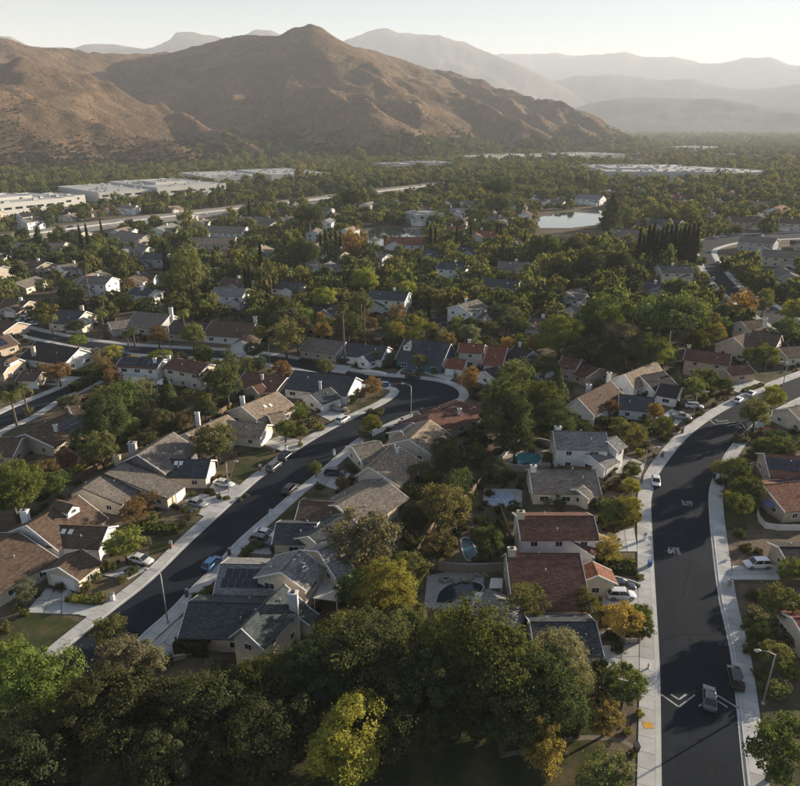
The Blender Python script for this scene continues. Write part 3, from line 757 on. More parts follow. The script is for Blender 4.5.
house('bungalow', 'brown-roofed house with small white dormer and grey garage at the picture edge', 'the edge house with white dormer',
  [W(-30, 355, 15, 357, 6.0, 2.8, 5, 6.5, dormer=[('r', .98, .55, 2.0, 2.0)]), W(22, 371, 42, 372, 4.2, 2.6, 3.6, 3.6, gar=[('r', 1, 4.6)]), W(-20, 342, 8, 334, 5.6, 2.8, 5, 5, sol=[('r', .2, .3, 5, 2)])], 'tan', 'brown')
house('bungalow', 'low brown-roofed house with solar panels on its near slope by the palms', 'the low house with rooftop panels',
  [W(25, 434, 68, 412.5, 5.0, 2.8, 5.5, 8, sol=[('r', .55, .35, 6, 3)]), W(-50, 440, 22, 438, 4.7, 2.7, 5, 5.5), W(68, 406, 104, 398, 4.4, 2.7, 4, 4.5)], 'tan', 'brown', chim=[(55, 425, 5.6, .8, 'white')])
# --- across the bending street
house('bungalow', 'red-brown hipped house inside the street bend', 'the red hipped house',
  [W(428, 415, 459, 402, 5.2, 2.7, 6, 6.5, hip=1), W(418, 411, 438, 406, 4.2, 2.6, 3.5, 3.5)], 'tan', 'maroon', chim=[(459.5, 409, 5.4, .9, 'white')])
house('bungalow', 'tan-roofed house with pale gable next to the red hipped house', 'the tan house by the palm',
  [W(409, 439, 429.5, 419.5, 5.7, 2.8, 6.5, (433, 455)), W(400, 430, 412, 422, 4.4, 2.7, 4, 4, roofc='slate')], 'cream', 'tan')
house('bungalow', 'tan-roofed house with two shuttered windows in its gable and white chimney', 'the tan gable with two windows',
  [W(369, 467, 394.5, 444, 5.7, 2.8, (347, 483), (403, 484)), W(352, 447, 380, 441, 4.1, 2.6, 4, 6, roofc='greytan', hip=0)], 'cream', 'tan', chim=[(397, 447.5, 6.2, .8, 'white')])
house('bungalow', 'brown-roofed low house behind the feathery pale tree', 'the low brown twin-wing house',
  [W(336, 505, 383, 478, 4.9, 2.7, 5.5, 7), W(300, 500.5, 346, 503, 4.3, 2.7, 4, 4.8, roofc='brown')], 'cream', 'greytan')
house('bungalow', 'blue-grey roofed house with projecting garage beside the bending street', 'the blue-grey garage house',
  [W(276, 523, 317, 524, 4.4, 2.7, 3.8, 4.2, gar=[('a', 0, 4.6)]), W(308, 536, 345, 513, 5.2, 2.8, 4.5, 7)], 'cream', 'slate')
house('two_storey_house', 'grey-roofed two-storey house with solar panels on its garage roof', 'the grey two-storey house with panels',
  [W(220, 564, 286, 565, 5.3, 3.1, 5, 5.0, sol=[('r', .17, .3, 6, 1), ('r', .135, .62, 8, 1)]), W(281, 572, 301, 549.5, 7.6, 5.2, 5.2, (312, 585)), W(318, 551, 337, 543, 7.6, 5.2, 5, 5.2)], 'cream', 'grey',
  patio=[([(313, 598), (337, 601), (347.5, 580), (324, 578)], 2.7)])
house('two_storey_house', 'dark green-grey roofed two-storey house with tall white chimney', 'the green-grey chimney house',
  [W(188, 602, 262, 604, 4.9, 2.8, 4.5, 5.4, nowin=''), W(241, 628, 284.5, 584, 7.4, 5.0, (209, 657), (271, 642)), W(292, 612, 301, 601, 4.2, 2.6, 2.5, 3.0)], 'cream', 'green', chim=[(293, 593, 8.3, 1.3, 'white')])
# --- behind the bend
house('bungalow', 'grey-brown roofed house behind the lamp at the bend', 'the grey-brown house by the lamp', [W(309, 337, 346, 342, 5.2, 2.8, 5, 7)], 'tan', 'greytan')
house('bungalow', 'slate-roofed white house under the two tall fan palms', 'the white house under the fan palms', [W(347, 342.5, 388, 346.5, 5.2, 2.8, 5, 6.5), W(362, 356, 372, 352, 4.2, 2.6, 3, 3)], 'white', 'slate')
house('gabled_house', 'teal gabled house with white barge boards and a dark roof panel', 'the teal gabled house',
  [W(405, 338, 451, 343.5, 7.6, 3.0, 5.5, 8.5, sol=[('r', .42, .15, 6, 3)], dormer=[('r', .16, .55, 2.4, 2.4)])], 'teal', 'slate')
house('two_storey_house', 'cream two-storey house with red tile roof and low garage beside the teal house', 'the red-roofed house by the teal house',
  [W(459.5, 342.5, 485, 344.5, 7.2, 5.2, 4.5, 3.6), W(488, 345.5, 508, 347.5, 6.6, 2.9, 4, 8, roofc='red'), W(447, 358, 467, 360, 4.3, 2.6, 3.6, 4.4, gar=[('r', 0, 4.9)])], 'cream', 'red', chim=[(469.5, 340, 8.0, .9, 'white')])
house('bungalow', 'charcoal-roofed white house with arched porch right of the red roofs', 'the charcoal house with arched porch',
  [W(514, 346, 533, 351, 6.0, 2.9, 5.5, 7.5), W(485, 371, 497, 366, 4.4, 2.7, 4, 4)], 'white', 'charcoal', chim=[(520, 342.5, 6.8, .8, 'white')])
house('bungalow', 'charcoal-roofed white-gabled house in front of dark trees', 'the second charcoal white-gabled house', [W(531, 354, 552, 362, 5.4, 2.8, 6, 7)], 'white', 'charcoal')
house('bungalow', 'maroon-roofed house with chimney in front of the dark woodland', 'the maroon house by the woodland',
  [W(563, 355.5, 582, 359, 6.4, 4.4, 4.5, 4.5), W(583, 362, 600, 368, 4.8, 2.8, 6, 6)], 'tan', 'maroon', chim=[(571, 352, 7.0, .9, 'tan')])
house('bungalow', 'small white-walled house behind the charcoal roofs', None, [W(540, 351, 553, 357, 5, 2.8, 4, 5)], 'white', 'charcoal') if False else None
# --- between the two roads
house('gabled_house', 'white gabled house with brown roof and two windows in its gable', 'the white brown-roofed gable house',
  [W(577.5, 397.5, 611, 381, 6.6, 3.0, (563, 407), (595, 416)), W(619, 394, 655, 397.5, 4.9, 2.8, 4.5, 5.5, roofc='slate')], 'white', 'brown', chim=[(589, 385, 7.2, 1.2, 'white')])
house('gabled_house', 'white house with tan main roof and black front wing by the parked pickup', 'the tan and black roofed house',
  [W(624.5, 374, 656, 361, 6.6, 3.0, 5.5, (636, 389), roofc='tan'), W(640, 376, 664, 371, 5.4, 2.8, 5, 6, roofc='charcoal'), W(660, 383, 682, 387, 4.6, 2.7, 5, 5, roofc='charcoal')], 'white', 'charcoal', chim=[(609.5, 373, 7.0, 1.2, 'white')])
house('two_storey_house', 'peach two-storey house with maroon roof on the curving road', 'the peach two-storey house',
  [W(686, 348.5, 732, 354.5, 7.2, 5.0, 5, 4.8), W(722, 366, 748, 364, 4.2, 2.7, 4, 4.5)], 'peach', 'maroon', chim=[(689, 345.5, 7.9, .9, 'cream')])
house('large_house', 'large cream house with several brown gables beside the cross road', 'the large brown-gabled house',
  [W(733, 337, 763, 326.5, 7.4, 3.4, 6, (751, 354)), W(752, 330, 782, 335, 8.0, 4.6, 5, 7), W(741, 321, 762, 319, 7.2, 5, 4, 4), W(778, 347, 806, 345, 5, 2.8, 5, 5, gar=[('r', 3, 4.9)])], 'cream', 'brown', chim=[(766, 318, 8.6, 1.1, 'white')])
house('two_storey_house', 'white two-storey house with pale grey roof beside the turquoise pool', 'the white house by the turquoise pool',
  [W(553, 430.5, 606, 432, 7.4, 5.2, 4.5, 5.2), W(616, 436, 607, 441, 6.6, 5.0, 3, 3), W(589, 455, 603, 448, 4.4, 2.8, 4.5, 4.5, gar=[('r', 1, 4.6)])], 'white', 'grey', chim=[(558, 427, 8.0, 1.4, 'white')])
house('bungalow', 'cream house with dark brown roof next to the empty round pool', 'the dark-roofed house by the round pool',
  [W(529, 469, 596, 470, 5.2, 2.8, 4.5, 6.0), W(577, 489, 583, 485, 3.9, 2.6, 3, 3)], 'cream', 'greytan', chim=[(533.5, 466, 6.2, 1.1, 'white')])
house('two_storey_house', 'white two-storey house with maroon roof and low front gable near the narrow pool', 'the white maroon-roofed two-storey house',
  [W(517, 516, 594, 516, 7.2, 5.2, 4.6, 4.6), W(572, 542, 578, 533, 4.6, 3.0, 4.2, 4.2), W(597, 533, 601, 540, 4.2, 2.8, 3, 3, roofc='rust')], 'white', 'maroon', chim=[(521, 512, 8.2, 1.2, 'cream')])
house('bungalow', 'big maroon tile roofed house with white chimney beside the dark pool', 'the big maroon roof house',
  [W(506, 553, 580, 553.5, 6.6, 2.8, 4.5, 9.5), W(592, 561, 598, 575, 4.6, 2.8, 3.5, 3.5, roofc='rust')], 'cream', 'maroon', chim=[(512, 549, 7.6, 1.2, 'cream')],
  patio=[([(491, 578), (503, 578), (502, 588), (489, 588)], 2.7)])
house('bungalow', 'grey pyramid-roofed house half hidden by the big dark trees', 'the grey pyramid roof',
  [W(500, 599, 503, 600, 4.6, 2.8, 3.6, 3.6, hip=1, roofc='grey'), W(530, 622, 596, 622, 4.6, 2.8, 4, 5, roofc='slate')], 'cream', 'slate', patio=[([(472, 606), (496, 607), (498, 593), (476, 592)], 2.6)])
# --- right edge
house('bungalow', 'rust-roofed house with two blue solar arrays at the picture edge', 'the rust-roofed house with solar arrays',
  [W(764, 453, 830, 459, 5.4, 3.0, 5, 6.5, sol=[('r', .04, .3, 10, 2)]), W(763, 485, 830, 478, 4.9, 2.8, 5, 7, sol=[('l', .32, .3, 9, 2)])], 'tan', 'rust')
house('bungalow', 'cream house with pale taupe roof above the red parked car', 'the cream house above the red car', [W(788, 408, 845, 398, 5.4, 2.8, 5, 6)], 'cream', 'taupe')
house('outbuilding', 'small flat dark grey roofed garage behind the white car driveway', 'the dark grey garage roof', [W(779, 547, 825, 547, 3.9, 2.6, 3.5, 4.5)], 'tan', 'charcoal')
house('bungalow', 'red tile roofed house cut by the picture edge near the lamp', 'the red roof at the picture edge', [W(793, 618, 850, 616, 4.8, 2.8, 5, 7)], 'cream', 'red')
# --- row behind the cross street at the left
house('bungalow', 'blue-grey roofed house with white gable trim behind the queen palm', 'the blue-grey gabled house', [W(60, 309, 86, 311, 6.2, 2.9, 6, 8), W(72, 322, 84, 317, 4.4, 2.7, 4, 4)], 'cream', 'slate', chim=[(81.5, 306, 7.2, 1.2, 'cream')])
house('bungalow', 'grey-brown roofed house with tall white chimney beyond the cross street', 'the tall white chimney house', [W(136, 311.5, 171, 314, 6.2, 2.9, 6, 9), W(108, 322, 130, 319, 4.6, 2.7, 5, 5)], 'grey', 'greytan', chim=[(170.5, 308, 8.4, 1.3, 'white')])
house('bungalow', 'dark brown low-roofed house beside the tall white chimney house', 'the dark low-roofed house', [W(174, 320, 214, 322, 5.2, 2.8, 6, 9)], 'tan', 'charcoal')
house('bungalow', 'grey-roofed house with small white garage gable behind the dark tree', 'the house with small white garage gable', [W(212, 320, 256, 323, 6.2, 2.9, 6, 8), W(241, 341, 251, 333, 4.6, 2.7, 4, 4, gar=[('a', 0, 4.4)])], 'white', 'brown', chim=[(255, 317, 7.4, 1.2, 'white')])
house('bungalow', 'dark brown-roofed house at the far end of the side street', 'the brown house at the frame edge', [W(-12, 318, 18, 322, 5, 2.8, 5, 7)], 'tan', 'brown')

# --- houses of the middle distance: px, py, length, half width, storeys, wall, roof, angle
FARH = [
 (101, 291, 16, 6, 2, 'white', 'greytan', 1), (79, 293, 12, 5, 1, 'white', 'slate', 0), (138, 283, 15, 6, 1, 'cream', 'brown', 0), (159, 265, 18, 6, 2, 'grey', 'slate', 1), (111, 270, 20, 6, 1, 'tan', 'greytan', 1), (73, 271, 16, 6, 1, 'white', 'greytan', 0),
 (233, 303, 17, 6, 2, 'white', 'grey', 1), (262, 302, 14, 6, 1, 'white', 'greytan', 0), (238, 287, 16, 6, 1, 'cream', 'brown', 1), (147, 303, 14, 5, 2, 'white', 'slate', 1), (27, 288, 18, 6, 1, 'cream', 'greytan', 0), (20, 310, 14, 6, 1, 'tan', 'brown', 1),
 (213, 278, 15, 6, 1, 'cream', 'slate', 0), (40, 268, 18, 6, 1, 'tan', 'brown', 1), (186, 287, 15, 6, 1, 'white', 'brown', 1),
 (291, 291, 18, 6, 1, 'white', 'slate', 1), (275, 300, 12, 5, 1, 'white', 'slate', 0), (334, 289, 18, 6, 1, 'cream', 'greytan', 1), (390, 307, 19, 6, 2, 'white', 'slate', 1), (414, 315, 12, 5, 1, 'white', 'greytan', 0), (467, 319, 14, 6, 2, 'white', 'greytan', 0), (501, 294, 20, 6, 2, 'cream', 'slate', 1),
 (474, 294, 14, 6, 1, 'white', 'greytan', 0), (454, 276, 18, 6, 2, 'white', 'slate', 1), (428, 257, 20, 7, 1, 'white', 'slate', 1), (404, 245, 30, 9, 1, 'white', 'red', 1), (374, 251, 14, 6, 2, 'white', 'red', 0), (326, 271, 14, 6, 1, 'white', 'grey', 0), (467, 254, 16, 6, 1, 'grey', 'slate', 1),
 (424, 281, 28, 7, 1, 'tan', 'brown', 1), (449, 314, 12, 5, 1, 'grey', 'slate', 1), (330, 313, 16, 6, 1, 'tan', 'slate', 1), (515, 270, 20, 7, 1, 'cream', 'greytan', 1), (310, 306, 14, 5, 1, 'white', 'slate', 1),
 (672, 279, 19, 6, 2, 'cream', 'slate', 1), (652, 291, 18, 6, 1, 'grey', 'slate', 1), (665, 230, 26, 8, 2, 'grey', 'slate', 1), (626, 240, 22, 7, 2, 'peach', 'greytan', 1), (703, 231, 22, 8, 2, 'tan', 'greytan', 1), (743, 227, 26, 8, 2, 'peach', 'brown', 1), (777, 216, 28, 9, 2, 'white', 'rust', 0),
 (757, 248, 24, 7, 2, 'grey', 'greytan', 1), (778, 263, 22, 7, 2, 'cream', 'greytan', 1), (784, 279, 22, 7, 1, 'cream', 'greytan', 0), (790, 229, 20, 7, 2, 'cream', 'brown', 1),
 (547, 298, 16, 6, 1, 'cream', 'greytan', 1), (572, 299, 14, 6, 1, 'white', 'greytan', 0), (594, 295, 15, 6, 1, 'cream', 'slate', 1), (577, 316, 15, 6, 1, 'white', 'greytan', 0), (545, 330, 14, 6, 1, 'tan', 'brown', 1),
 (556, 204, 24, 8, 1, 'white', 'greytan', 1), (590, 203, 30, 9, 2, 'white', 'grey', 1), (535, 201, 22, 8, 1, 'white', 'slate', 0), (612, 197, 26, 8, 1, 'cream', 'brown', 1), (640, 192, 24, 8, 1, 'white', 'rust', 0), (520, 209, 22, 8, 1, 'cream', 'greytan', 0),
 (427, 223, 30, 9, 2, 'white', 'grey', 1), (452, 232, 26, 8, 1, 'white', 'red', 1), (484, 237, 26, 8, 1, 'white', 'red', 1), (445, 207, 24, 8, 1, 'white', 'slate', 0), (470, 206, 22, 8, 1, 'cream', 'greytan', 1), (501, 223, 22, 8, 1, 'cream', 'greytan', 1), (462, 214, 26, 8, 1, 'white', 'grey', 1),
 (135, 240, 60, 9, 1, 'cream', 'taupe', 1), (210, 245, 50, 9, 1, 'cream', 'taupe', 1), (40, 250, 40, 8, 1, 'cream', 'taupe', 1), (165, 232, 30, 9, 1, 'white', 'grey', 0), (225, 233, 40, 9, 1, 'white', 'taupe', 1), (268, 225, 34, 9, 1, 'cream', 'greytan', 1),
 (700, 195, 26, 8, 2, 'cream', 'rust', 0), (735, 190, 28, 9, 1, 'white', 'rust', 1), (770, 194, 26, 8, 2, 'cream', 'brown', 0), (795, 200, 26, 8, 1, 'white', 'rust', 1), (680, 203, 24, 8, 1, 'cream', 'brown', 1), (718, 205, 24, 8, 1, 'tan', 'rust', 0), (758, 207, 24, 8, 1, 'cream', 'greytan', 1),
 (640, 160, 40, 12, 2, 'cream', 'rust', 1), (660, 157, 40, 12, 2, 'cream', 'rust', 0), (690, 155, 44, 12, 2, 'white', 'rust', 1), (730, 158, 40, 12, 2, 'cream', 'rust', 0), (765, 160, 40, 12, 1, 'cream', 'rust', 1), (790, 168, 36, 11, 2, 'cream', 'brown', 1), (790, 150, 40, 12, 1, 'white', 'rust', 0), (745, 146, 44, 12, 2, 'cream', 'rust', 1),
]
for i in range(34):
    FARH.append((560+rnd.uniform(0, 240), rnd.uniform(150, 200), rnd.uniform(18, 30), rnd.uniform(7, 10), rnd.choice([1, 1, 2]), rnd.choice(['white', 'cream', 'tan', 'cream']), rnd.choice(['rust', 'brown', 'greytan', 'rust', 'red']), rnd.choice([0, 1])))
def on_road(p, m=7):
    return any(inpoly(*proj(p+Vector((ox, oy, 0)))[:2], pl) for pl in ROADPOLY for ox, oy in ((0, 0), (m, 0), (-m, 0), (0, m), (0, -m)))
WATER = [[(350, 222), (430, 222), (430, 252), (350, 252)], [(530, 206), (616, 206), (616, 240), (530, 240)], [(630, 215), (700, 215), (700, 272), (630, 272)], [(560, 240), (700, 240), (700, 345), (560, 345)]]
k_ = 0; spots = [P(f[0], f[1]) for f in FARH]
while k_ < 85:
    D = math.sqrt(rnd.uniform(255**2, 680**2)); az = rnd.uniform(-.58, .58); c_ = Vector((D*math.sin(az), D*math.cos(az), 0)); px_, py_, _ = proj(c_); k_ += .02
    if on_road(c_) or any(inpoly(px_, py_, w_) for w_ in WATER) or foot_hit(c_.x, c_.y, 9) or any((q_-c_).length < 23 for q_ in spots): continue
    k_ += .98; spots.append(c_)
    FARH.append((px_, py_, rnd.uniform(13, 19), rnd.uniform(5, 6.5), rnd.choice([1, 1, 2]), rnd.choice(['white', 'white', 'cream', 'tan', 'cream', 'grey']), rnd.choice(['greytan', 'slate', 'brown', 'taupe', 'rust', 'greytan', 'grey', 'charcoal', 'tan']), rnd.choice([0, 1])))
for (hx, hy, L, hw, st, wc, rc, ori) in FARH:
    if foot_hit(P(hx, hy).x, P(hx, hy).y, 14): continue
    c_ = P(hx, hy+ (2 if hy > 230 else 1)); L = min(L*.86, 34) if hy > 185 else L; ang = R(22)+rnd.uniform(-.4, .4)+(math.pi/2 if ori else 0)
    e = 2.8 if st == 1 else 5.4; H = e+hw*.38
    ws = [world_wing(W(0, 0, 0, 0, H, e, hw, hw), c_, ang, L)]
    px_, py_, dep = proj(c_)
    if L < 28:
        s = rnd.choice((-1, 1)); ux = Vector((math.sin(ang), math.cos(ang), 0)); uy = Vector((ux.y, -ux.x, 0))
        if uy.dot(Vector((-c_.x, -c_.y, 0))) < 0: uy = -uy
        q = c_+ux*s*L*.25+uy*(hw*.75); gside = 'b'
        w2 = world_wing(W(0, 0, 0, 0, e+hw*.26 if st == 1 else 4.2, 2.7, hw*.62, hw*.62, gar=[('b', 0, 4.6)]), q, math.atan2(uy.x, uy.y), hw*1.25)
        ws.append(w2)
    o = house('house', None, None, ws, wc, rc, simple=(hy < 215))
    if rnd.random() < .6:
        k = c_-o.location+Vector((rnd.uniform(-2, 2), rnd.uniform(-2, 2), 0)); mb = MB(); mb.box((k.x, k.y, (H+1)/2), (1.1, .8, H+1)); mb.box((k.x, k.y, H+1.05), (1.3, 1.0, .15))
        put('chimney', mb.mesh('chimney', 'stucco'), o, color=WALLC['white'])
    PENDING.append((o, f"{wc} {'two-storey ' if st == 2 else ''}house with {rc.replace('greytan','grey-brown').replace('slate','dark slate')} roof", 'house', 'houses of the middle distance', c_+Vector((0, 0, 3))))
finish_houses()

# ------------------------------------------------------------ large flat-roofed buildings
def flat_building(name, label, nick, front, depth, h, wall, pitch=9.0, rows=1, strip='dark_glass', win=(6.5, 1.8), z0=3.4, steps=()):
    A, B = P(*front[0]), P(*front[1]); L = (B-A).length; ux = (B-A)/L; uy = Vector((-ux.y, ux.x, 0))
    if uy.y < 0: uy = -uy
    O = (A+B)/2; root = empty(name, O)
    T = lambda a, b_: A+ux*a+uy*b_-O
    def vol(a0, a1, b0, b1, hh):
        mb = MB(); mb.prism([T(a0, b0), T(a1, b0), T(a1, b1), T(a0, b1)], -.1, hh); put('wall', mb.mesh('wall', 'stucco'), root, color=wall)
        mb = MB(); mb.prism([T(a0+.5, b0+.5), T(a1-.5, b0+.5), T(a1-.5, b1-.5), T(a0+.5, b1-.5)], hh-.3, hh+.02); rf = put('roof', mb.mesh('roof', 'roof_membrane'), root)
        pb = MB()
        for (u, v, du, dv) in (((a0+a1)/2, b0+.2, a1-a0, .4), ((a0+a1)/2, b1-.2, a1-a0, .4), (a0+.2, (b0+b1)/2, .4, b1-b0-.8), (a1-.2, (b0+b1)/2, .4, b1-b0-.8)):
            c_ = T(u, v); M = Matrix(((ux.x, uy.x, 0, c_.x), (ux.y, uy.y, 0, c_.y), (0, 0, 1, hh+.25), (0, 0, 0, 1))); pb.box((0, 0, 0), (du, dv, .55), M)
        put('parapet', pb.mesh('parapet', 'stucco'), rf, color=wall)
        for i in range(max(1, int((a1-a0)*(b1-b0)/380))):
            c_ = T(rnd.uniform(a0+4, a1-4), rnd.uniform(b0+3, b1-3)); M = Matrix(((ux.x, uy.x, 0, c_.x), (ux.y, uy.y, 0, c_.y), (0, 0, 1, hh+.9), (0, 0, 0, 1)))
            mb = MB(); mb.box((0, 0, 0), (rnd.uniform(2, 5), rnd.uniform(2, 4), 1.6), M); put('roof_unit', mb.mesh('roof_unit', 'steel'), rf)
        if pitch:
            for rw in range(rows):
                k = int((a1-a0-2)/pitch)
                for i in range(k):
                    c_ = T(a0+1+(i+.5)*(a1-a0-2)/k, b0-.06); M = Matrix(((ux.x, uy.x, 0, c_.x), (ux.y, uy.y, 0, c_.y), (0, 0, 1, z0+rw*3.8+win[1]/2), (0, 0, 0, 1)))
                    mb = MB(); mb.box((0, 0, 0), (win[0], .12, win[1]), M); put('window', mb.mesh('window', strip), root)
    if not steps: steps = [(0, 1, 0, 1, h)]
    for (a0, a1, b0, b1, hh) in steps: vol(a0*L, a1*L, b0*depth, b1*depth, hh)
    FOOT.append((O+uy*depth/2, ux, uy, L/2, depth/2, depth/2, (h, None)))
    tag(root, label, 'building'); LAND.append((nick, *proj(O+Vector((0, 0, 5)))[:2]))
    return root
wh = (.52, .51, .49)
flat_building('office_block', 'white flat-roofed office block at the picture edge beyond the freeway', 'the edge white office block', [(-45, 222), (104, 205.5)], 95, 10, wh, 9, 1, z0=5, steps=[(0, .72, 0, 1, 10), (.72, .86, .12, .9, 9.2), (.86, 1, .28, .8, 8.2), (.3, .62, .3, .7, 12)])
flat_building('office_block', 'long white flat-roofed office block with stepped front below the hills', 'the stepped white office block', [(100, 203), (224, 193.5)], 110, 11, wh, 10, 1, z0=5.5, steps=[(0, .42, .0, .95, 9.5), (.42, 1, -.05, 1, 11), (.55, .8, .3, .7, 13)])
flat_building('office_block', 'white flat-roofed office block farthest along the freeway', 'the far white office block', [(211, 187.5), (322, 182)], 120, 12, wh, 10, 1, z0=5.5, steps=[(0, .5, 0, 1, 11), (.5, 1, -.08, .9, 12.5)])
flat_building('glass_office', 'two-storey dark glass office with pale bands behind the freeway', 'the dark glass office', [(391, 172.5), (453, 170)], 55, 12, (.36, .35, .34), 6, 2, win=(5.2, 2.4), z0=2.5, steps=[(0, .45, 0, 1, 12), (.45, .58, -.1, .9, 13.5), (.58, 1, 0, 1, 12.5)])
flat_building('store_building', 'long low pale-roofed store among trees beside the hill foot', 'the long pale store', [(484, 162), (545, 159)], 130, 9, (.5, .45, .38), 14, 1, win=(8, 2.5), z0=2)
flat_building('warehouse', 'huge white-roofed warehouse with grey wall panels in the valley', 'the huge white warehouse', [(606, 180), (722, 180.5)], 190, 11, (.52, .5, .48), 26, 1, strip='steel', win=(20, 6.5), z0=1.5, steps=[(0, .97, 0, 1, 11), (.1, .5, .3, .8, 12.5), (-.12, .0, .35, 1, 9)])
flat_building('warehouse', 'lower white warehouse wing at the sunlit end of the huge warehouse', 'the lower warehouse wing', [(724, 180), (778, 177)], 150, 8, (.55, .52, .48), 20, 1, strip='steel', win=(12, 4), z0=1.5)
flat_building('warehouse', 'pale flat warehouse behind the huge white warehouse', 'the pale rear warehouse', [(570, 160), (626, 158)], 130, 9, (.5, .47, .43), 22, 1, strip='steel', win=(14, 4), z0=2)
flat_building('store_building', 'small bright white store far across the valley', 'the small far white store', [(699, 151.5), (728, 150.5)], 120, 10, (.6, .57, .52), 22, 1, win=(12, 3), z0=2)
flat_building('apartment_building', 'white waterside clubhouse with rows of windows by the lake', 'the white waterside clubhouse', [(417, 226), (442, 224.5)], 22, 8, wh, 5, 2, win=(2.4, 1.6), z0=1.4)

# ------------------------------------------------------------ water
sheet('lake', [(355, 236), (372, 229), (400, 227), (422, 230), (425, 236), (412, 244), (385, 246), (365, 244)], .03, 'water', 'pale reflecting lake among trees and red roofs')
NOTREE.append([(358, 227), (424, 225), (428, 238), (420, 258), (366, 258)])
sheet('lake_arm', [(535, 218), (560, 213), (600, 210.5), (612, 214), (605, 224), (570, 228), (540, 228)], .03, 'water', 'bright lake arm beside the tall dark trees')
NOTREE.append([(532, 212), (610, 208), (608, 226), (608, 248), (538, 250)])
sheet('lake_tail', [(490, 222), (520, 217), (532, 220), (526, 227), (496, 228)], .03, 'water', 'narrow lake tail between houses')

def pool(name, label, pts, mat, coping=.5, z=.06):
    q = [P(*p) for p in pts]; line = crom(q+[q[0]], 1.0)[:-1]
    cen = sum(line, Vector())/len(line); root = empty(name, cen)
    mb = MB(); mb.add([(v.x-cen.x, v.y-cen.y, z) for v in line], [tuple(range(len(line)))])
    if mb.f and sum((line[i].x*line[(i+1) % len(line)].y-line[(i+1) % len(line)].x*line[i].y) for i in range(len(line))) < 0: mb.f = [tuple(reversed(mb.f[0]))]
    put('pool_water', mb.mesh('pool_water', mat), root)
    o_ = [v+(v-cen).normalized()*coping for v in line]; k = len(line); mb = MB()
    mb.add([(v.x-cen.x, v.y-cen.y, .12) for v in line]+[(v.x-cen.x, v.y-cen.y, .12) for v in o_]+[(v.x-cen.x, v.y-cen.y, 0) for v in line]+[(v.x-cen.x, v.y-cen.y, 0) for v in o_],
           [f for i in range(k) for f in ((i, (i+1) % k, k+(i+1) % k, k+i), (k+i, k+(i+1) % k, 3*k+(i+1) % k, 3*k+i), (2*k+i, 2*k+(i+1) % k, (i+1) % k, i))])
    put('coping', mb.mesh('coping', 'concrete'), root); tag(root, label, 'pool')
    px_ = [p[0] for p in pts]; py_ = [p[1] for p in pts]
    DRIVES.append(list(pts)); NOTREE.append([(min(px_)-6, min(py_)-4), (max(px_)+6, min(py_)-4), (max(px_)+8, max(py_)+32), (min(px_)-8, max(py_)+32)])
sheet('patio', [(494, 466), (516, 448), (536, 447), (552, 452), (548, 468), (520, 470)], .035, 'block_wall', 'paved terrace around the turquoise pool')
pool('swimming_pool', 'turquoise swimming pool behind the white two-storey house', [(510, 463), (520, 453.5), (536, 453), (541, 458), (536, 464.5), (522, 465)], 'pool_turquoise')
sheet('patio', [(483, 506), (484, 489), (522, 489), (522, 507)], .035, 'concrete', 'pale deck around the round covered pool')
pool('swimming_pool', 'round pool with pale mottled cover below the turquoise pool', [(487, 498), (494, 493), (507, 493), (514, 497), (512, 505), (496, 506)], 'pool_cover')
pool('swimming_pool', 'narrow blue pool between garden trees beside the white maroon-roofed house', [(461, 540), (468, 538), (474, 548), (477, 558), (467, 560), (463, 550)], 'pool_blue', .3)
sheet('patio', [(424, 607), (427, 576), (450, 571), (484, 574), (482, 606), (455, 612)], .035, 'concrete', 'pale deck around the dark pool')
pool('swimming_pool', 'dark freeform pool with rock edge beside the big maroon roof', [(436, 603), (440, 592), (452, 584), (470, 582), (483, 586), (478, 594), (462, 598), (452, 604)], 'pool_deep', .3)
pool('hot_tub', 'small dark spa beside the freeform pool', [(440, 580), (446, 577), (451, 579), (447, 582)], 'pool_deep', .4)
for i in range(14):
    t = i/13; c_ = P(441+46*t, 578+3*math.sin(t*5)+rnd.uniform(-2, 2), .2); r_ = rnd.uniform(.35, .7)
    mb = MB(); k = 7
    for j, (z, s) in enumerate(((-.2, 1), (.25, 1.05), (.6, .6))): mb.v += [(r_*s*math.cos(6.283*a/k)*rnd.uniform(.8, 1.2), r_*s*math.sin(6.283*a/k)*rnd.uniform(.8, 1.2), z*r_) for a in range(k)]
    mb.f = [(j*k+a, j*k+(a+1) % k, (j+1)*k+(a+1) % k, (j+1)*k+a) for j in range(2) for a in range(k)]+[tuple(range(2*k, 3*k))]
    o = put('boulder', mb.mesh('boulder', 'rock'), None, c_); PENDING.append((o, 'rounded tan boulder', 'boulder', 'boulders edging the dark pool', c_))

# ------------------------------------------------------------ driveways, lawns, yards
def driveway(label, quad, nu=2, nv=3):
    a, b_, c_, d = [P(*p) for p in quad]; O = (a+b_+c_+d)/4; root = empty('driveway', O); tag(root, label, kind='structure')
    f = lambda u, v: (a.lerp(b_, u)).lerp(d.lerp(c_, u), v)-O
    for i in range(nu):
        for j in range(nv):
            e = .008; q = [f(i/nu+e, j/nv+e), f((i+1)/nu-e, j/nv+e), f((i+1)/nu-e, (j+1)/nv-e), f(i/nu+e, (j+1)/nv-e)]
            mb = MB(); mb.prism([(v.x, v.y) for v in q], -.05, .10+.008*rnd.random()); put('slab', mb.mesh('slab', 'concrete'), root)
    NOTREE.append(list(quad)); DRIVES.append(list(quad))
driveway('wide concrete driveway to the side-entry white garage', [(25, 613), (80, 615), (70, 590), (46, 589)], 3, 2)
driveway('concrete apron joining the wide driveway to the pavement', [(80, 615.5), (87, 617), (111, 606.5), (73, 603)], 1, 2)
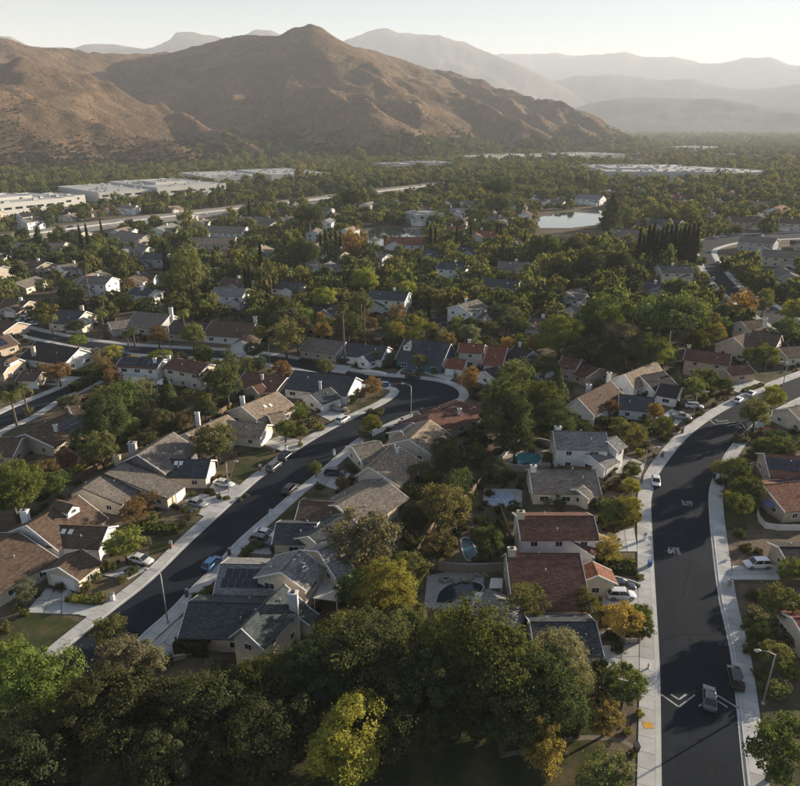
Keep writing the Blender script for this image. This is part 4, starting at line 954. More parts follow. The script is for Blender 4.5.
driveway('concrete driveway of the house with white dormer', [(100, 575), (128, 566), (150, 568), (128, 580)])
driveway('concrete driveway of the long grey house', [(180, 508), (200, 494), (228, 497), (205, 517)], 2, 3)
driveway('concrete driveway under the white parked car', [(208, 489), (219, 478), (243, 487), (226, 500)])
driveway('concrete driveway of the tan skylight house', [(262, 444), (280, 436), (303, 441), (285, 453)], 2, 3)
driveway('concrete driveway of the slate-roofed corner house', [(316, 414), (340, 404), (350, 411), (330, 421)])
driveway('concrete driveway of the dark blue parked car', [(318, 484), (330, 470), (352, 474), (336, 490)])
driveway('concrete forecourt beside the green-grey house', [(143, 652), (176, 622), (192, 610), (184, 634)], 1, 4)
driveway('pale forecourt corner near the big trees', [(143, 652), (184, 634), (212, 650), (172, 662)], 2, 2)
driveway('concrete driveway of the blue-grey garage house', [(246, 553), (262, 536), (290, 540), (270, 555)])
driveway('pale driveway of the red-roofed house', [(422, 373), (446, 365), (462, 371), (450, 381)], 3, 2)
driveway('concrete driveway of the teal house', [(396, 374), (404, 366), (418, 368), (412, 377)])
driveway('driveway with the two cars beside the curving road', [(602, 588), (602, 606), (640, 606), (640, 588)], 2, 2)
driveway('pale driveway of the white maroon-roofed house', [(606, 552), (604, 535), (634, 528), (638, 552)], 2, 3)
driveway('concrete driveway beside the big dark trees', [(600, 646), (604, 672), (641, 670), (640, 644)], 2, 2)
driveway('broad pale driveway of the peach house', [(726, 388), (748, 378), (764, 383), (744, 396)], 2, 2)
driveway('driveway of the tan and black roofed house', [(655, 418), (672, 409), (690, 415), (676, 426)])
driveway('driveway of the white pool house', [(606, 472), (626, 456), (646, 464), (640, 478)], 2, 3)
driveway('dark driveway with the white car at the outer pavement', [(732, 580), (732, 566), (778, 565), (780, 580)], 3, 1)
driveway('driveway of the house under the fan palms', [(330, 372), (340, 365), (352, 366), (345, 374)])
driveway('driveway at the side street under the silver car', [(40, 385), (50, 377), (84, 376), (70, 386)], 2, 2)
driveway('driveway of the small white garage gable', [(226, 356), (236, 349), (262, 350), (258, 359)], 2, 2)
LAWNS = []
def lawn(label, pts): sheet('lawn', pts, .045, 'lawn', label); LAWNS.append(pts)
lawn('striped green lawn beside the wide driveway', [(0, 648), (0, 622), (30, 612), (62, 616), (78, 622), (50, 648), (20, 660)])
lawn('green lawn of the tan skylight house', [(232, 480), (240, 452), (262, 446), (284, 456), (258, 474), (245, 485)])
lawn('dry lawn before the clipped hedge', [(150, 540), (190, 522), (200, 524), (165, 552), (150, 556)])
lawn('small lawn by the feathery tree', [(276, 520), (292, 496), (312, 492), (330, 496), (318, 512), (298, 522)])
lawn('lawn of the slate corner house', [(350, 412), (360, 404), (384, 396), (390, 394), (382, 402), (356, 415)])
lawn('lawn of the house under the fan palms', [(352, 374), (358, 366), (384, 368), (386, 374)])
lawn('lawn of the grey-brown house by the lamp', [(300, 362), (304, 355), (330, 358), (328, 366)])
lawn('shaded park lawn under the big trees', [(60, 880), (90, 760), (200, 735), (400, 725), (560, 715), (620, 690), (640, 700), (640, 880)])
lawn('strip of lawn beside the outer pavement', [(722, 530), (720, 500), (742, 500), (748, 530)])
lawn('lawn of the peach house', [(746, 380), (756, 374), (774, 376), (764, 383)])
sheet('bare_earth', [(728, 566), (722, 535), (748, 530), (800, 532), (800, 545), (776, 560)], .035, 'earth', 'bare brown slope between house and driveway')
sheet('bare_earth', [(735, 600), (738, 584), (780, 584), (800, 590), (800, 640), (748, 650)], .035, 'earth', 'bare earth with shrubs along the outer pavement')
sheet('bare_earth', [(648, 786), (640, 690), (618, 700), (600, 790)], .052, 'earth', 'bare earth strip along the inner pavement')
ck = crom([P(*p) for p in [(500, 756), (540, 748), (580, 738), (625, 742), (648, 760)]], 2)
struct('park_path', strip_mesh(offs(ck, .35), offs(ck, -.35), .06), 'earth_pale', 'thin winding path across the shaded park')

# ------------------------------------------------------------ plants: crowns of many leaf faces
def leaf_quads(pos, nrm, size, rg):
    k = len(pos); a = np.cross(nrm, rg.normal(size=(k, 3))); a /= np.linalg.norm(a, axis=1, keepdims=True)+1e-9
    b_ = np.cross(nrm, a); s = (size*rg.uniform(.65, 1.35, k))[:, None]
    v = np.stack([pos-a*s*.6-b_*s*.25, pos+b_*s*-.55, pos+a*s*.6-b_*s*.1, pos+b_*s*.6], 1)
    return v.reshape(-1, 3), np.arange(4*k).reshape(-1, 4)
def crown_round(seed, clumps, per, leaf, flat=.82, spread=.30, hollow=.5, mat='leaf', top=1.0, lob=.25):
    rg = np.random.default_rng(seed)
    d = rg.normal(size=(clumps, 3)); d /= np.linalg.norm(d, axis=1, keepdims=True)
    lobes = rg.normal(size=(5, 3)); lobes /= np.linalg.norm(lobes, axis=1, keepdims=True)
    rad = rg.uniform(hollow, .86, clumps)**.8*(1-lob+lob*1.6*np.clip((d@lobes.T).max(1), 0, 1))
    c = d*rad[:, None]; c[:, 2] = np.where(c[:, 2] < -.25, -.25+(c[:, 2]+.25)*.55, c[:, 2])*flat*top
    cr = rg.uniform(.45, 1.4, clumps)*spread
    cid = np.repeat(np.arange(clumps), per)
    dd = rg.normal(size=(clumps*per, 3)); dd /= np.linalg.norm(dd, axis=1, keepdims=True)
    r = rg.uniform(.2, 1, clumps*per)**.5*np.where(rg.random(clumps*per) < .12, rg.uniform(1.2, 2.0, clumps*per), 1.0)
    pos = c[cid]+dd*(r*cr[cid])[:, None]*np.array([1, 1, .72])
    nr = dd*.9+pos*.5+rg.normal(size=pos.shape)*.55+np.array([0, 0, .35]); nr /= np.linalg.norm(nr, axis=1, keepdims=True)
    var = np.clip(rg.uniform(.2, .8, clumps)[cid]+rg.normal(size=clumps*per)*.16, 0, 1)
    v, q = leaf_quads(pos, nr, leaf, rg)
    return npmesh('crown', v, q, mat, var)
def crown_column(seed, n_, leaf, power=.8, rbase=1.0, mat='needle', open_=0.0):   # unit: z 0..1, radius 1 (scaled)
    rg = np.random.default_rng(seed); z = rg.uniform(0, 1, n_)
    prof = np.where(z < .12, .55+.45*z/.12, (1-(z-.12)/.88)**power)*(1+.22*np.sin(z*38+rg.uniform(0, 6))*open_)
    th = rg.uniform(0, 6.283, n_); r = prof*rg.uniform(.55, 1.0, n_)*(1+.15*np.sin(th*3+z*9))
    pos = np.stack([r*np.cos(th), r*np.sin(th), z], -1)
    nr = np.stack([np.cos(th), np.sin(th), np.full(n_, .02)], -1)+rg.normal(size=(n_, 3))*.4; nr /= np.linalg.norm(nr, axis=1, keepdims=True)
    return pos, nr, np.clip(rg.normal(.5, .2, n_), 0, 1), rg, leaf, mat
def column_mesh(seed, n_, leaf, rad, h, **k):
    pos, nr, var, rg, leaf, mat = crown_column(seed, n_, leaf, **k); pos = pos*np.array([rad, rad, h])
    v, q = leaf_quads(pos, nr, leaf, rg); return npmesh('crown', v, q, mat, var)
def trunk_mesh(seed, h=1.0, r=.055, limbs=6, reach=.62, z_at=-1.0):
    rr = random.Random(seed); mb = MB()
    mid = Vector((rr.uniform(-.05, .05), rr.uniform(-.05, .05), h*.45))
    mb.tube([(0, 0, z_at-.03), (mid.x, mid.y, z_at+h*.5), (0, 0, z_at+h)], [r*1.35, r*.95, r*.6], 7)
    for i in range(limbs):
        a = i*6.283/limbs+rr.uniform(-.4, .4); zs = z_at+h*rr.uniform(.45, .9); rc = reach*rr.uniform(.7, 1.1)
        mb.tube([(0, 0, zs), (rc*.45*math.cos(a), rc*.45*math.sin(a), zs+.3), (rc*math.cos(a), rc*math.sin(a), zs+.62)], [r*.55, r*.36, r*.12], 5)
    return mb.mesh('trunk', 'bark', True)
# unit trees: crown radius 1 centred at the origin, ground at z = -1.35 (scaled with the tree)
CROWN = {
 'big':   [crown_round(s, 260, 150, .034, flat=.92, spread=.165, hollow=.35, lob=.4) for s in (1, 2, 3)],
 'round': [crown_round(s, 120, 90, .052, spread=.20, lob=.38) for s in (11, 12, 13, 14)],
 'airy':  [crown_round(s, 84, 66, .056, flat=1.05, spread=.2, hollow=.3, lob=.4) for s in (21, 22, 23)],
 'golden': [crown_round(s, 70, 100, .055, flat=1.2, spread=.24, hollow=.2, lob=.3) for s in (31, 32)],
 'far':   [crown_round(s, 34, 26, .17, spread=.30, lob=.35) for s in (41, 42, 43, 44, 45)],
 'umbrella': [crown_round(s, 80, 110, .058, flat=.45, spread=.22, hollow=.3, lob=.35, mat='needle') for s in (51, 52)],
 'pine':  [column_mesh(s, 2600, .20, 1.0, 2.9, power=.9, open_=1.2) for s in (61, 62)],
 'shrub': [crown_round(s, 22, 60, .12, flat=.75, spread=.36, hollow=.3) for s in (71, 72, 73)],
 'cypress': [column_mesh(s, 1500, .16, .55, 6.0, power=.55) for s in (81, 82)],
}
for m_ in CROWN['pine']:
    for v in m_.vertices: v.co.z -= 1.0
TRUNK = {k: trunk_mesh(i+5, h=1.3, r=.06 if k != 'umbrella' else .075, limbs=7 if k in ('big', 'umbrella') else 5, z_at=-1.35) for i, k in enumerate(('big', 'round', 'airy', 'golden', 'far', 'umbrella', 'pine'))}
TKIND = dict(big=('broad leafy tree', 'tree'), round=('round-crowned tree', 'tree'), airy=('loose airy tree', 'tree'), golden=('pointed autumn tree', 'tree'), umbrella=('flat-topped umbrella pine', 'pine'), pine=('conical conifer', 'conifer'))
TNAME = dict(big='broadleaf_tree', round='round_tree', airy='airy_tree', golden='autumn_tree', umbrella='umbrella_pine', pine='conifer_tree')
GREEN = dict(dark=(0.082, 0.101, 0.047), mid=(0.120, 0.146, 0.051), olive=(0.150, 0.162, 0.069), yellow=(0.235, 0.235, 0.060), lime=(0.180, 0.225, 0.062), gold=(0.270, 0.205, 0.075), brown=(0.190, 0.125, 0.070), grey=(0.179, 0.181, 0.120), blue=(0.092, 0.122, 0.082))
GWORD = dict(dark='dark green', mid='green', olive='olive', yellow='yellow-green', lime='bright green', gold='golden', brown='rusty brown', grey='grey-green', blue='blue-green')
TREES = []     # (x, y, r)
def tree(kind, x, y, r, hue, sz=1.0, clear=1.0, jitter=True, label=None):
    root = empty(TNAME[kind], (x, y, 0), rnd.uniform(0, 6.28))
    i = rnd.randrange(len(CROWN[kind])); zc = 1.35*r*sz*clear
    c = put('crown', CROWN[kind][i], root, (0, 0, zc)); c.scale = (r*rnd.uniform(.92, 1.08), r*rnd.uniform(.92, 1.08), r*sz)
    base = GREEN[hue]; j = rnd.uniform(.85, 1.2); c.color = (base[0]*j*rnd.uniform(.9, 1.1), base[1]*j, base[2]*j, 1)
    t = put('trunk', TRUNK[kind], root, (0, 0, zc)); t.scale = (r, r, r*sz*clear)
    TREES.append((x, y, r)); w_ = Vector((x, y, zc))
    if label: tag(root, label, TKIND[kind][1])
    else:
        size = 'small ' if r < 2.6 else ('tall ' if sz > 1.15 else ('large ' if r > 5.2 else ''))
        PENDING.append((root, size+GWORD[hue]+' '+TKIND[kind][0], TKIND[kind][1], 'garden and street trees', w_))
    return root
def at_crown(px, py, rpx, sz=1.0, clear=1.0):
    z = 5.0
    for _ in range(8):
        p = P(px, py, z); dep = proj(p)[2]; r = rpx*dep/FPX; z = 1.35*r*sz*clear
    return p.x, p.y, r
def T(kind, px, py, rpx, hue, sz=1.0, label=None, clear=1.0):
    x, y, r = at_crown(px, py, rpx, sz, clear); tree(kind, x, y, r, hue, sz, clear, label=label)

# foreground belt
T('big', 36, 688, 46, 'lime'); T('big', 108, 712, 58, 'dark'); T('big', 128, 662, 34, 'grey'); T('airy', 108, 628, 17, 'olive', 1.1); T('big', 205, 712, 52, 'dark'); T('big', 248, 690, 44, 'mid')
T('big', 342, 738, 46, 'yellow', 1.15, 'bright yellow-green tree standing alone in the park foreground'); T('big', 318, 672, 46, 'dark'); T('big', 372, 655, 52, 'dark'); T('big', 425, 690, 50, 'dark'); T('big', 476, 662, 60, 'mid', 1.0, 'largest dark green tree at the heart of the park belt')
T('big', 540, 690, 46, 'dark'); T('big', 566, 660, 38, 'grey'); T('golden', 546, 748, 25, 'gold', 1.3, 'golden autumn tree at the bottom of the park'); T('round', 605, 717, 20, 'gold', 1.0); T('round', 605, 776, 27, 'olive'); T('round', 625, 684, 22, 'mid'); T('airy', 778, 742, 36, 'mid', 1.1, 'open-branched tree at the lower edge beside the curving road')
T('big', 265, 745, 50, 'dark'); T('big', 30, 760, 52, 'dark'); T('big', 160, 770, 48, 'dark'); T('round', 8, 655, 20, 'lime'); T('big', 285, 690, 40, 'dark'); T('big', 505, 710, 44, 'dark'); T('big', 385, 715, 46, 'dark'); T('round', 640, 628, 14, 'mid', 1.0)
T('big', 446, 636, 27, 'olive'); T('round', 403, 622, 26, 'olive'); T('round', 340, 640, 30, 'mid')
T('round', 480, 716, 26, 'dark'); T('round', 560, 706, 22, 'dark'); T('round', 438, 722, 24, 'dark'); T('round', 300, 735, 26, 'dark'); T('round', 225, 755, 26, 'dark'); T('round', 590, 690, 18, 'dark')  # understory trees added to keep the park ground dark under the canopy
# middle belt between the streets
T('airy', 362, 538, 36, 'grey', 1.05, 'pale feathery grey-green tree above the park belt'); T('big', 388, 590, 32, 'yellow'); T('round', 356, 590, 22, 'mid'); T('round', 408, 570, 20, 'olive'); T('round', 440, 506, 27, 'olive'); T('round', 437, 547, 20, 'olive'); T('round', 490, 542, 18, 'mid'); T('airy', 528, 600, 22, 'olive'); T('airy', 587, 600, 16, 'olive')
T('round', 622, 620, 21, 'gold'); T('round', 640, 616, 15, 'mid'); T('airy', 608, 548, 15, 'gold'); T('round', 628, 507, 13, 'yellow'); T('round', 612, 508, 12, 'mid'); T('round', 632, 470, 10, 'mid'); T('round', 632, 486, 9, 'yellow'); T('round', 462, 480, 13, 'olive'); T('round', 415, 520, 16, 'dark')
T('round', 735, 470, 15, 'mid'); T('round', 747, 488, 16, 'mid'); T('round', 741, 505, 14, 'mid'); T('round', 722, 468, 11, 'olive'); T('round', 757, 412, 14, 'olive', 1.2); T('round', 774, 397, 12, 'yellow', 1.2); T('round', 780, 450, 15, 'olive'); T('round', 765, 446, 12, 'mid'); T('round', 758, 630, 14, 'mid'); T('round', 785, 602, 20, 'olive'); T('round', 775, 655, 16, 'olive'); T('round', 792, 570, 14, 'lime')
T('big', 505, 408, 30, 'dark', 1.25, 'tallest dark tree beside the red hipped house'); T('big', 540, 400, 24, 'mid'); T('big', 555, 420, 22, 'dark'); T('round', 516, 440, 20, 'dark'); T('round', 478, 440, 11, 'dark'); T('golden', 470, 379, 11, 'gold', 1.1, 'golden tree at the driveway of the red-roofed house'); T('round', 545, 366, 14, 'olive'); T('round', 512, 374, 12, 'yellow'); T('round', 582, 430, 12, 'dark'); T('round', 655, 411, 8, 'gold', 1.3); T('round', 611, 406, 9, 'brown'); T('round', 620, 424, 8, 'mid')
T('round', 371, 424, 11, 'yellow'); T('round', 316, 468, 8, 'olive'); T('round', 341, 482, 7, 'brown'); T('round', 285, 428, 12, 'mid'); T('round', 300, 432, 8, 'olive'); T('airy', 374, 385, 9, 'brown', 1.4); T('round', 360, 394, 7, 'brown')
T('round', 214, 441, 21, 'olive', 1.0); T('airy', 226, 376, 19, 'dark', 1.45, 'tall dark tree beside the maroon low house'); T('round', 205, 375, 10, 'dark'); T('round', 110, 404, 20, 'olive'); T('big', 100, 418, 26, 'dark'); T('round', 125, 400, 20, 'mid', 1.2); T('round', 85, 440, 16, 'dark'); T('round', 145, 440, 12, 'dark'); T('round', 160, 420, 12, 'olive'); T('round', 175, 405, 12, 'mid'); T('round', 185, 420, 10, 'brown')
T('big', 10, 487, 30, 'lime'); T('round', 45, 468, 14, 'brown'); T('round', 66, 460, 12, 'brown'); T('round', 55, 482, 15, 'mid'); T('round', 123, 542, 19, 'lime'); T('airy', 133, 510, 15, 'brown', .9); T('airy', 148, 500, 11, 'brown')
T('airy', 26, 590, 11, 'grey', 1.3)
T('round', 58, 372, 12, 'brown'); T('round', 46, 370, 9, 'brown'); T('round', 113, 352, 11, 'yellow', .7); T('round', 160, 356, 13, 'lime', .6); T('round', 77, 340, 10, 'lime', .7); T('round', 192, 333, 13, 'olive'); T('round', 158, 335, 11, 'brown'); T('round', 75, 326, 10, 'dark', .8)
T('round', 325, 366, 9, 'olive', .9); T('round', 282, 368, 9, 'brown'); T('airy', 285, 335, 18, 'olive', 1.1); T('round', 253, 350, 10, 'dark'); T('round', 374, 357, 8, 'olive', .8); T('round', 393, 356, 7, 'olive', .8); T('round', 420, 361, 9, 'olive', .9)
T('umbrella', 672, 312, 34, 'mid', 1.05, 'huge rounded umbrella pine above the peach house'); T('big', 600, 318, 24, 'mid', 1.1); T('big', 560, 335, 22, 'lime'); T('big', 628, 340, 24, 'grey'); T('big', 650, 350, 20, 'mid'); T('round', 705, 320, 14, 'olive'); T('airy', 740, 303, 15, 'gold', 1.0); T('airy', 765, 298, 9, 'olive', 1.6); T('round', 795, 310, 14, 'yellow', 1.1); T('round', 785, 330, 14, 'mid'); T('round', 768, 355, 13, 'mid'); T('round', 752, 356, 11, 'mid'); T('round', 703, 378, 13, 'mid'); T('round', 722, 384, 9, 'mid'); T('round', 665, 425, 8, 'mid'); T('round', 590, 350, 20, 'dark'); T('round', 612, 360, 16, 'dark'); T('round', 575, 335, 14, 'dark')
T('umbrella', 353, 197, 14, 'dark', 1.2); T('umbrella', 309, 214, 16, 'dark', 1.1); T('umbrella', 498, 204, 14, 'dark', 1.2); T('umbrella', 498, 187, 14, 'dark', 1.2); T('golden', 352, 243, 14, 'gold', 1.1); T('big', 305, 252, 16, 'dark'); T('airy', 190, 270, 18, 'olive', 1.4, 'tallest airy eucalyptus among the middle distance houses'); T('pine', 40, 245, 9, 'dark', 1.0); T('round', 165, 250, 8, 'mid', 1.3); T('round', 128, 286, 9, 'brown'); T('big', 365, 280, 14, 'yellow'); T('round', 325, 297, 13, 'yellow'); T('round', 408, 290, 11, 'yellow')
T('pine', 611, 218, 11, 'dark', 1.1); T('round', 658, 212, 10, 'olive'); T('round', 687, 213, 11, 'mid'); T('airy', 628, 215, 10, 'olive', 1.2); T('big', 545, 245, 14, 'mid'); T('big', 575, 245, 12, 'dark'); T('big', 590, 262, 16, 'dark'); T('big', 560, 270, 14, 'dark'); T('big', 620, 262, 14, 'dark')
print('hero trees', len(TREES))

# cypresses: narrow dark columns
NTH = ['leftmost', 'second from left', 'third from left', 'fourth from left', 'fifth from left', 'sixth from left', 'seventh from left', 'seventh from right', 'sixth from right', 'fifth from right', 'fourth from right', 'third from right', 'second from right', 'rightmost']
def cypress(px, ytop, ybase, phrase='slim dark cypress', group='cypresses', w=1.0, label=None):
    p = P(px, ybase); D = math.hypot(p.x, p.y); d = ray(px, ytop); h = CAM_H+d.z*(D/math.hypot(d.x, d.y))
    h = min(max(h, 6), 30); root = empty('cypress_tree', (p.x, p.y, 0), rnd.uniform(0, 6)); s = h/6.4
    c = put('crown', rnd.choice(CROWN['cypress']), root, (0, 0, h*.06)); c.scale = (s*w, s*w, h*.94/6.0); c.color = (.018, .024, .012, 1)
    mb = MB(); mb.tube([(0, 0, -.2), (0, 0, h*.2)], [.28, .2], 6); put('trunk', mb.mesh('trunk', 'bark'), root)
    TREES.append((p.x, p.y, 2.0))
    if label: tag(root, label, 'cypress', group)
    else: PENDING.append((root, phrase, 'cypress', group, Vector((p.x, p.y, h/2))))
for i, x in enumerate(np.linspace(636, 692, 14)): cypress(x, 224+rnd.uniform(-1.5, 5)+(6 if i < 2 else 0), 269+rnd.uniform(-2, 2), None, 'cypress row on the rise', 1.0, 'tall dark cypress, '+NTH[i]+' of the dense row on the rise')
for i, x in enumerate((321, 326, 331, 336, 341)): cypress(x, 229+rnd.uniform(-2, 3), 256, None, 'short cypress row', 1.0, 'tall dark cypress, '+['leftmost', 'second from left', 'middle one', 'second from right', 'rightmost'][i]+' of the short row near the lake')
for x, a, b_ in ((429, 297, 328), (456, 227, 256), (430, 224, 254), (435, 226, 254), (496, 221, 246), (500, 224, 246), (470, 222, 246), (83, 224, 254), (90, 223, 254), (103, 219, 240), (167, 240, 276), (262, 241, 280), (251, 266, 300), (247, 268, 300), (250, 199, 222), (524, 230, 250)): cypress(x, a, b_)

# palms
def palm_crown(seed, n_, length, droop, feather, mat='leaf'):
    rg = np.random.default_rng(seed); V = []; Q = []; VAR = []
    for i in range(n_):
        a = rg.uniform(0, 6.283); el = rg.uniform(-.5, 1.2) if not feather else rg.uniform(.0, 1.2)
        k = 7; pts = []; p = np.zeros(3); e_ = el
        for j in range(k+1):
            pts.append(p.copy()); st = length/k; p = p+np.array([math.cos(a)*math.cos(e_), math.sin(a)*math.cos(e_), math.sin(e_)])*st; e_ -= droop/k*(1+j*.25)
        side = np.array([-math.sin(a), math.cos(a), 0])
        if feather:
            for j in range(1, k+1):
                for sg in (-1, 1):
                    for u in (0, .5):
                        b0 = pts[j-1]+(pts[j]-pts[j-1])*u; b1 = b0+(pts[j]-pts[j-1])*.3; L = length*.2*math.sin(math.pi*(.15+.8*j/k))
                        tip = side*sg*L+np.array([0, 0, -L*.45])+(pts[j]-pts[j-1])*.6; o = len(V)
                        V += [b0, b1, b1+tip, b0+tip*.95]; Q.append((o, o+1, o+2, o+3)); VAR.append(rg.uniform(.3, .7))
        else:
            stem = pts[4]; o = len(V); V += [pts[0]-side*.04, pts[0]+side*.04, stem+side*.04, stem-side*.04]; Q.append((o, o+1, o+2, o+3)); VAR.append(.4)
            dr = (pts[5]-pts[3]); dr /= np.linalg.norm(dr)
            for t in np.linspace(-1.25, 1.25, 9):
                d = dr*math.cos(t)+side*math.sin(t); L = length*.55; w_ = side*math.cos(t)*.09-dr*math.sin(t)*.09; o = len(V)
                V += [stem-w_, stem+w_, stem+d*L+w_*.6+np.array([0, 0, -.12*L]), stem+d*L-w_*.6+np.array([0, 0, -.12*L])]; Q.append((o, o+1, o+2, o+3)); VAR.append(rg.uniform(.3, .7))
    return npmesh('crown', np.array(V), np.array(Q), mat, np.array(VAR))
FAN = palm_crown(5, 34, 1.7, 1.3, False); FEA = palm_crown(6, 14, 3.7, 2.1, True)
skirt = MB(); skirt.tube([(0, 0, -2.2), (0, 0, -1.2), (0, 0, 0)], [.3, .6, .45], 9); SKIRT = skirt.mesh('skirt', 'palm_bark', True)
def palm(px, ytop, ybase, fan, hue='olive', sc=1.0, phrase=None):
    p = P(px, ybase); D = math.hypot(p.x, p.y); d = ray(px, ytop); h = min(max(CAM_H+d.z*(D/math.hypot(d.x, d.y)), 4), 28)
    root = empty('palm_tree', (p.x, p.y, 0), rnd.uniform(0, 6)); mb = MB(); le = rnd.uniform(-.4, .4)
    mb.tube([(0, 0, -.2), (le*.3, 0, h*.4), (le, 0, h)], [.34, .24, .2], 8); put('trunk', mb.mesh('trunk', 'palm_bark', True), root)
    c = put('crown', FAN if fan else FEA, root, (le, 0, h), color=GREEN[hue]); c.scale = (sc,)*3
    if fan: put('dead_skirt', SKIRT, root, (le, 0, h)).scale = (sc,)*3
    TREES.append((p.x, p.y, 2)); PENDING.append((root, phrase or ('tall fan palm' if fan else 'feathery palm'), 'palm', 'palms', Vector((p.x, p.y, h))))
for a in ((345, 306, 364, True, 'olive', 1.3), (365, 299, 350, True, 'olive', 1.3), (17, 393, 426, False, 'mid', 1.15), (29, 388, 417, False, 'olive', 1.15), (131, 421, 436, False, 'lime', 1.2), (441, 445, 462, True, 'dark', 1.35), (420, 468, 484, False, 'mid', 1.3), (153, 397, 415, False, 'dark', 1.1),
          (54, 316, 339, False, 'olive', 1.3), (105, 311, 335, False, 'olive', 1.3), (135, 330, 346, False, 'lime', .9), (129, 332, 347, False, 'lime', .9), (186, 312, 340, False, 'lime', 1.1), (135, 243, 262, True, 'mid', 1.4), (90, 263, 300, True, 'olive', 1.4), (105, 297, 318, False, 'olive', 1.0),
          (725, 321, 336, False, 'lime', 1.3), (235, 241, 262, True, 'olive', 1.5), (243, 238, 262, True, 'olive', 1.5), (386, 236, 262, True, 'olive', 1.4), (362, 297, 330, True, 'olive', 1.0), (207, 302, 322, False, 'lime', 1.0), (272, 268, 300, True, 'olive', 1.3), (284, 322, 345, False, 'olive', 1.1)): palm(*a)

# ------------------------------------------------------------ hedges and shrubs
def hedge(pts, h, w, hue, phrase):
    line = crom([P(*p) for p in pts], 1.0); rg = np.random.default_rng(len(TREES)+int(h*10)+len(line)); L = len(line)
    n_ = int(L*60*max(h, w)); k = rg.integers(0, L-1, n_); t = rg.random(n_)
    A = np.array([tuple(p) for p in line]); c = A[k]*(1-t)[:, None]+A[k+1]*t[:, None]; d = A[k+1]-A[k]; d /= np.linalg.norm(d, axis=1, keepdims=True)+1e-9
    s = np.stack([-d[:, 1], d[:, 0], 0*d[:, 0]], -1); face = rg.integers(0, 3, n_)
    u = rg.uniform(-1, 1, n_); zz_ = rg.uniform(0, 1, n_)
    off = np.where(face == 0, u*w/2, np.where(face == 1, -w/2, w/2)); z = np.where(face == 0, h, zz_*h)+rg.normal(0, .07, n_)
    pos = c+s*(off+rg.normal(0, .06, n_))[:, None]; pos[:, 2] = np.maximum(z, .05)
    nr = s*np.sign(off)[:, None]*(face > 0)[:, None]+np.array([0, 0, 1.0])*(face == 0)[:, None]+rg.normal(size=(n_, 3))*.45; nr /= np.linalg.norm(nr, axis=1, keepdims=True)
    O = c.mean(0); O[2] = 0; v, q = leaf_quads(pos-O, nr, .3, rg)
    root = empty('hedge', O); f_ = put('foliage', npmesh('foliage', v, q, 'leaf', np.clip(rg.normal(.45, .15, n_), 0, 1)), root, color=GREEN[hue])
    mb = MB(); ln = [Vector((p[0]-O[0], p[1]-O[1], 0)) for p in A]
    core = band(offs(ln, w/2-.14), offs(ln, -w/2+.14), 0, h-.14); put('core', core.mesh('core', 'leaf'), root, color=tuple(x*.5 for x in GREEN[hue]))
    tag(root, phrase, 'hedge')
hedge([(144, 531), (162, 533), (178, 531)], 1.3, 2.0, 'mid', 'clipped green hedge in front of the long grey house')
hedge([(73, 393), (92, 383), (112, 372)], 2.6, 2.4, 'mid', 'long tall hedge beside the white house with solar panels')
hedge([(66, 374), (84, 376), (95, 370)], 1.8, 1.6, 'dark', 'dark hedge under the broad white gable')
hedge([(176, 652), (211, 653)], 2.2, 2.0, 'dark', 'dark box hedge beside the green-grey roofed garage')
hedge([(573, 419), (600, 424), (625, 424)], 1.8, 2.0, 'mid', 'hedge below the white brown-roofed gable house')
hedge([(625, 430), (648, 432), (668, 423)], 1.6, 3.0, 'olive', 'thick olive hedge along the inner pavement')
hedge([(592, 540), (606, 566), (636, 572)], 1.2, 2.5, 'dark', 'low dark hedge above the two-car driveway')
hedge([(130, 449), (158, 436), (176, 428)], 2.2, 2.2, 'olive', 'olive hedge behind the grey house chimneys')
hedge([(742, 393), (762, 386)], .9, 1.2, 'olive', 'low olive hedge by the peach house lawn')
hedge([(300, 361), (318, 364)], 1.0, 1.5, 'dark', 'low dark hedge before the grey-brown house')
hedge([(636, 518), (624, 523), (600, 526)], 1.6, 2.6, 'yellow', 'yellowish hedge beside the pale driveway')
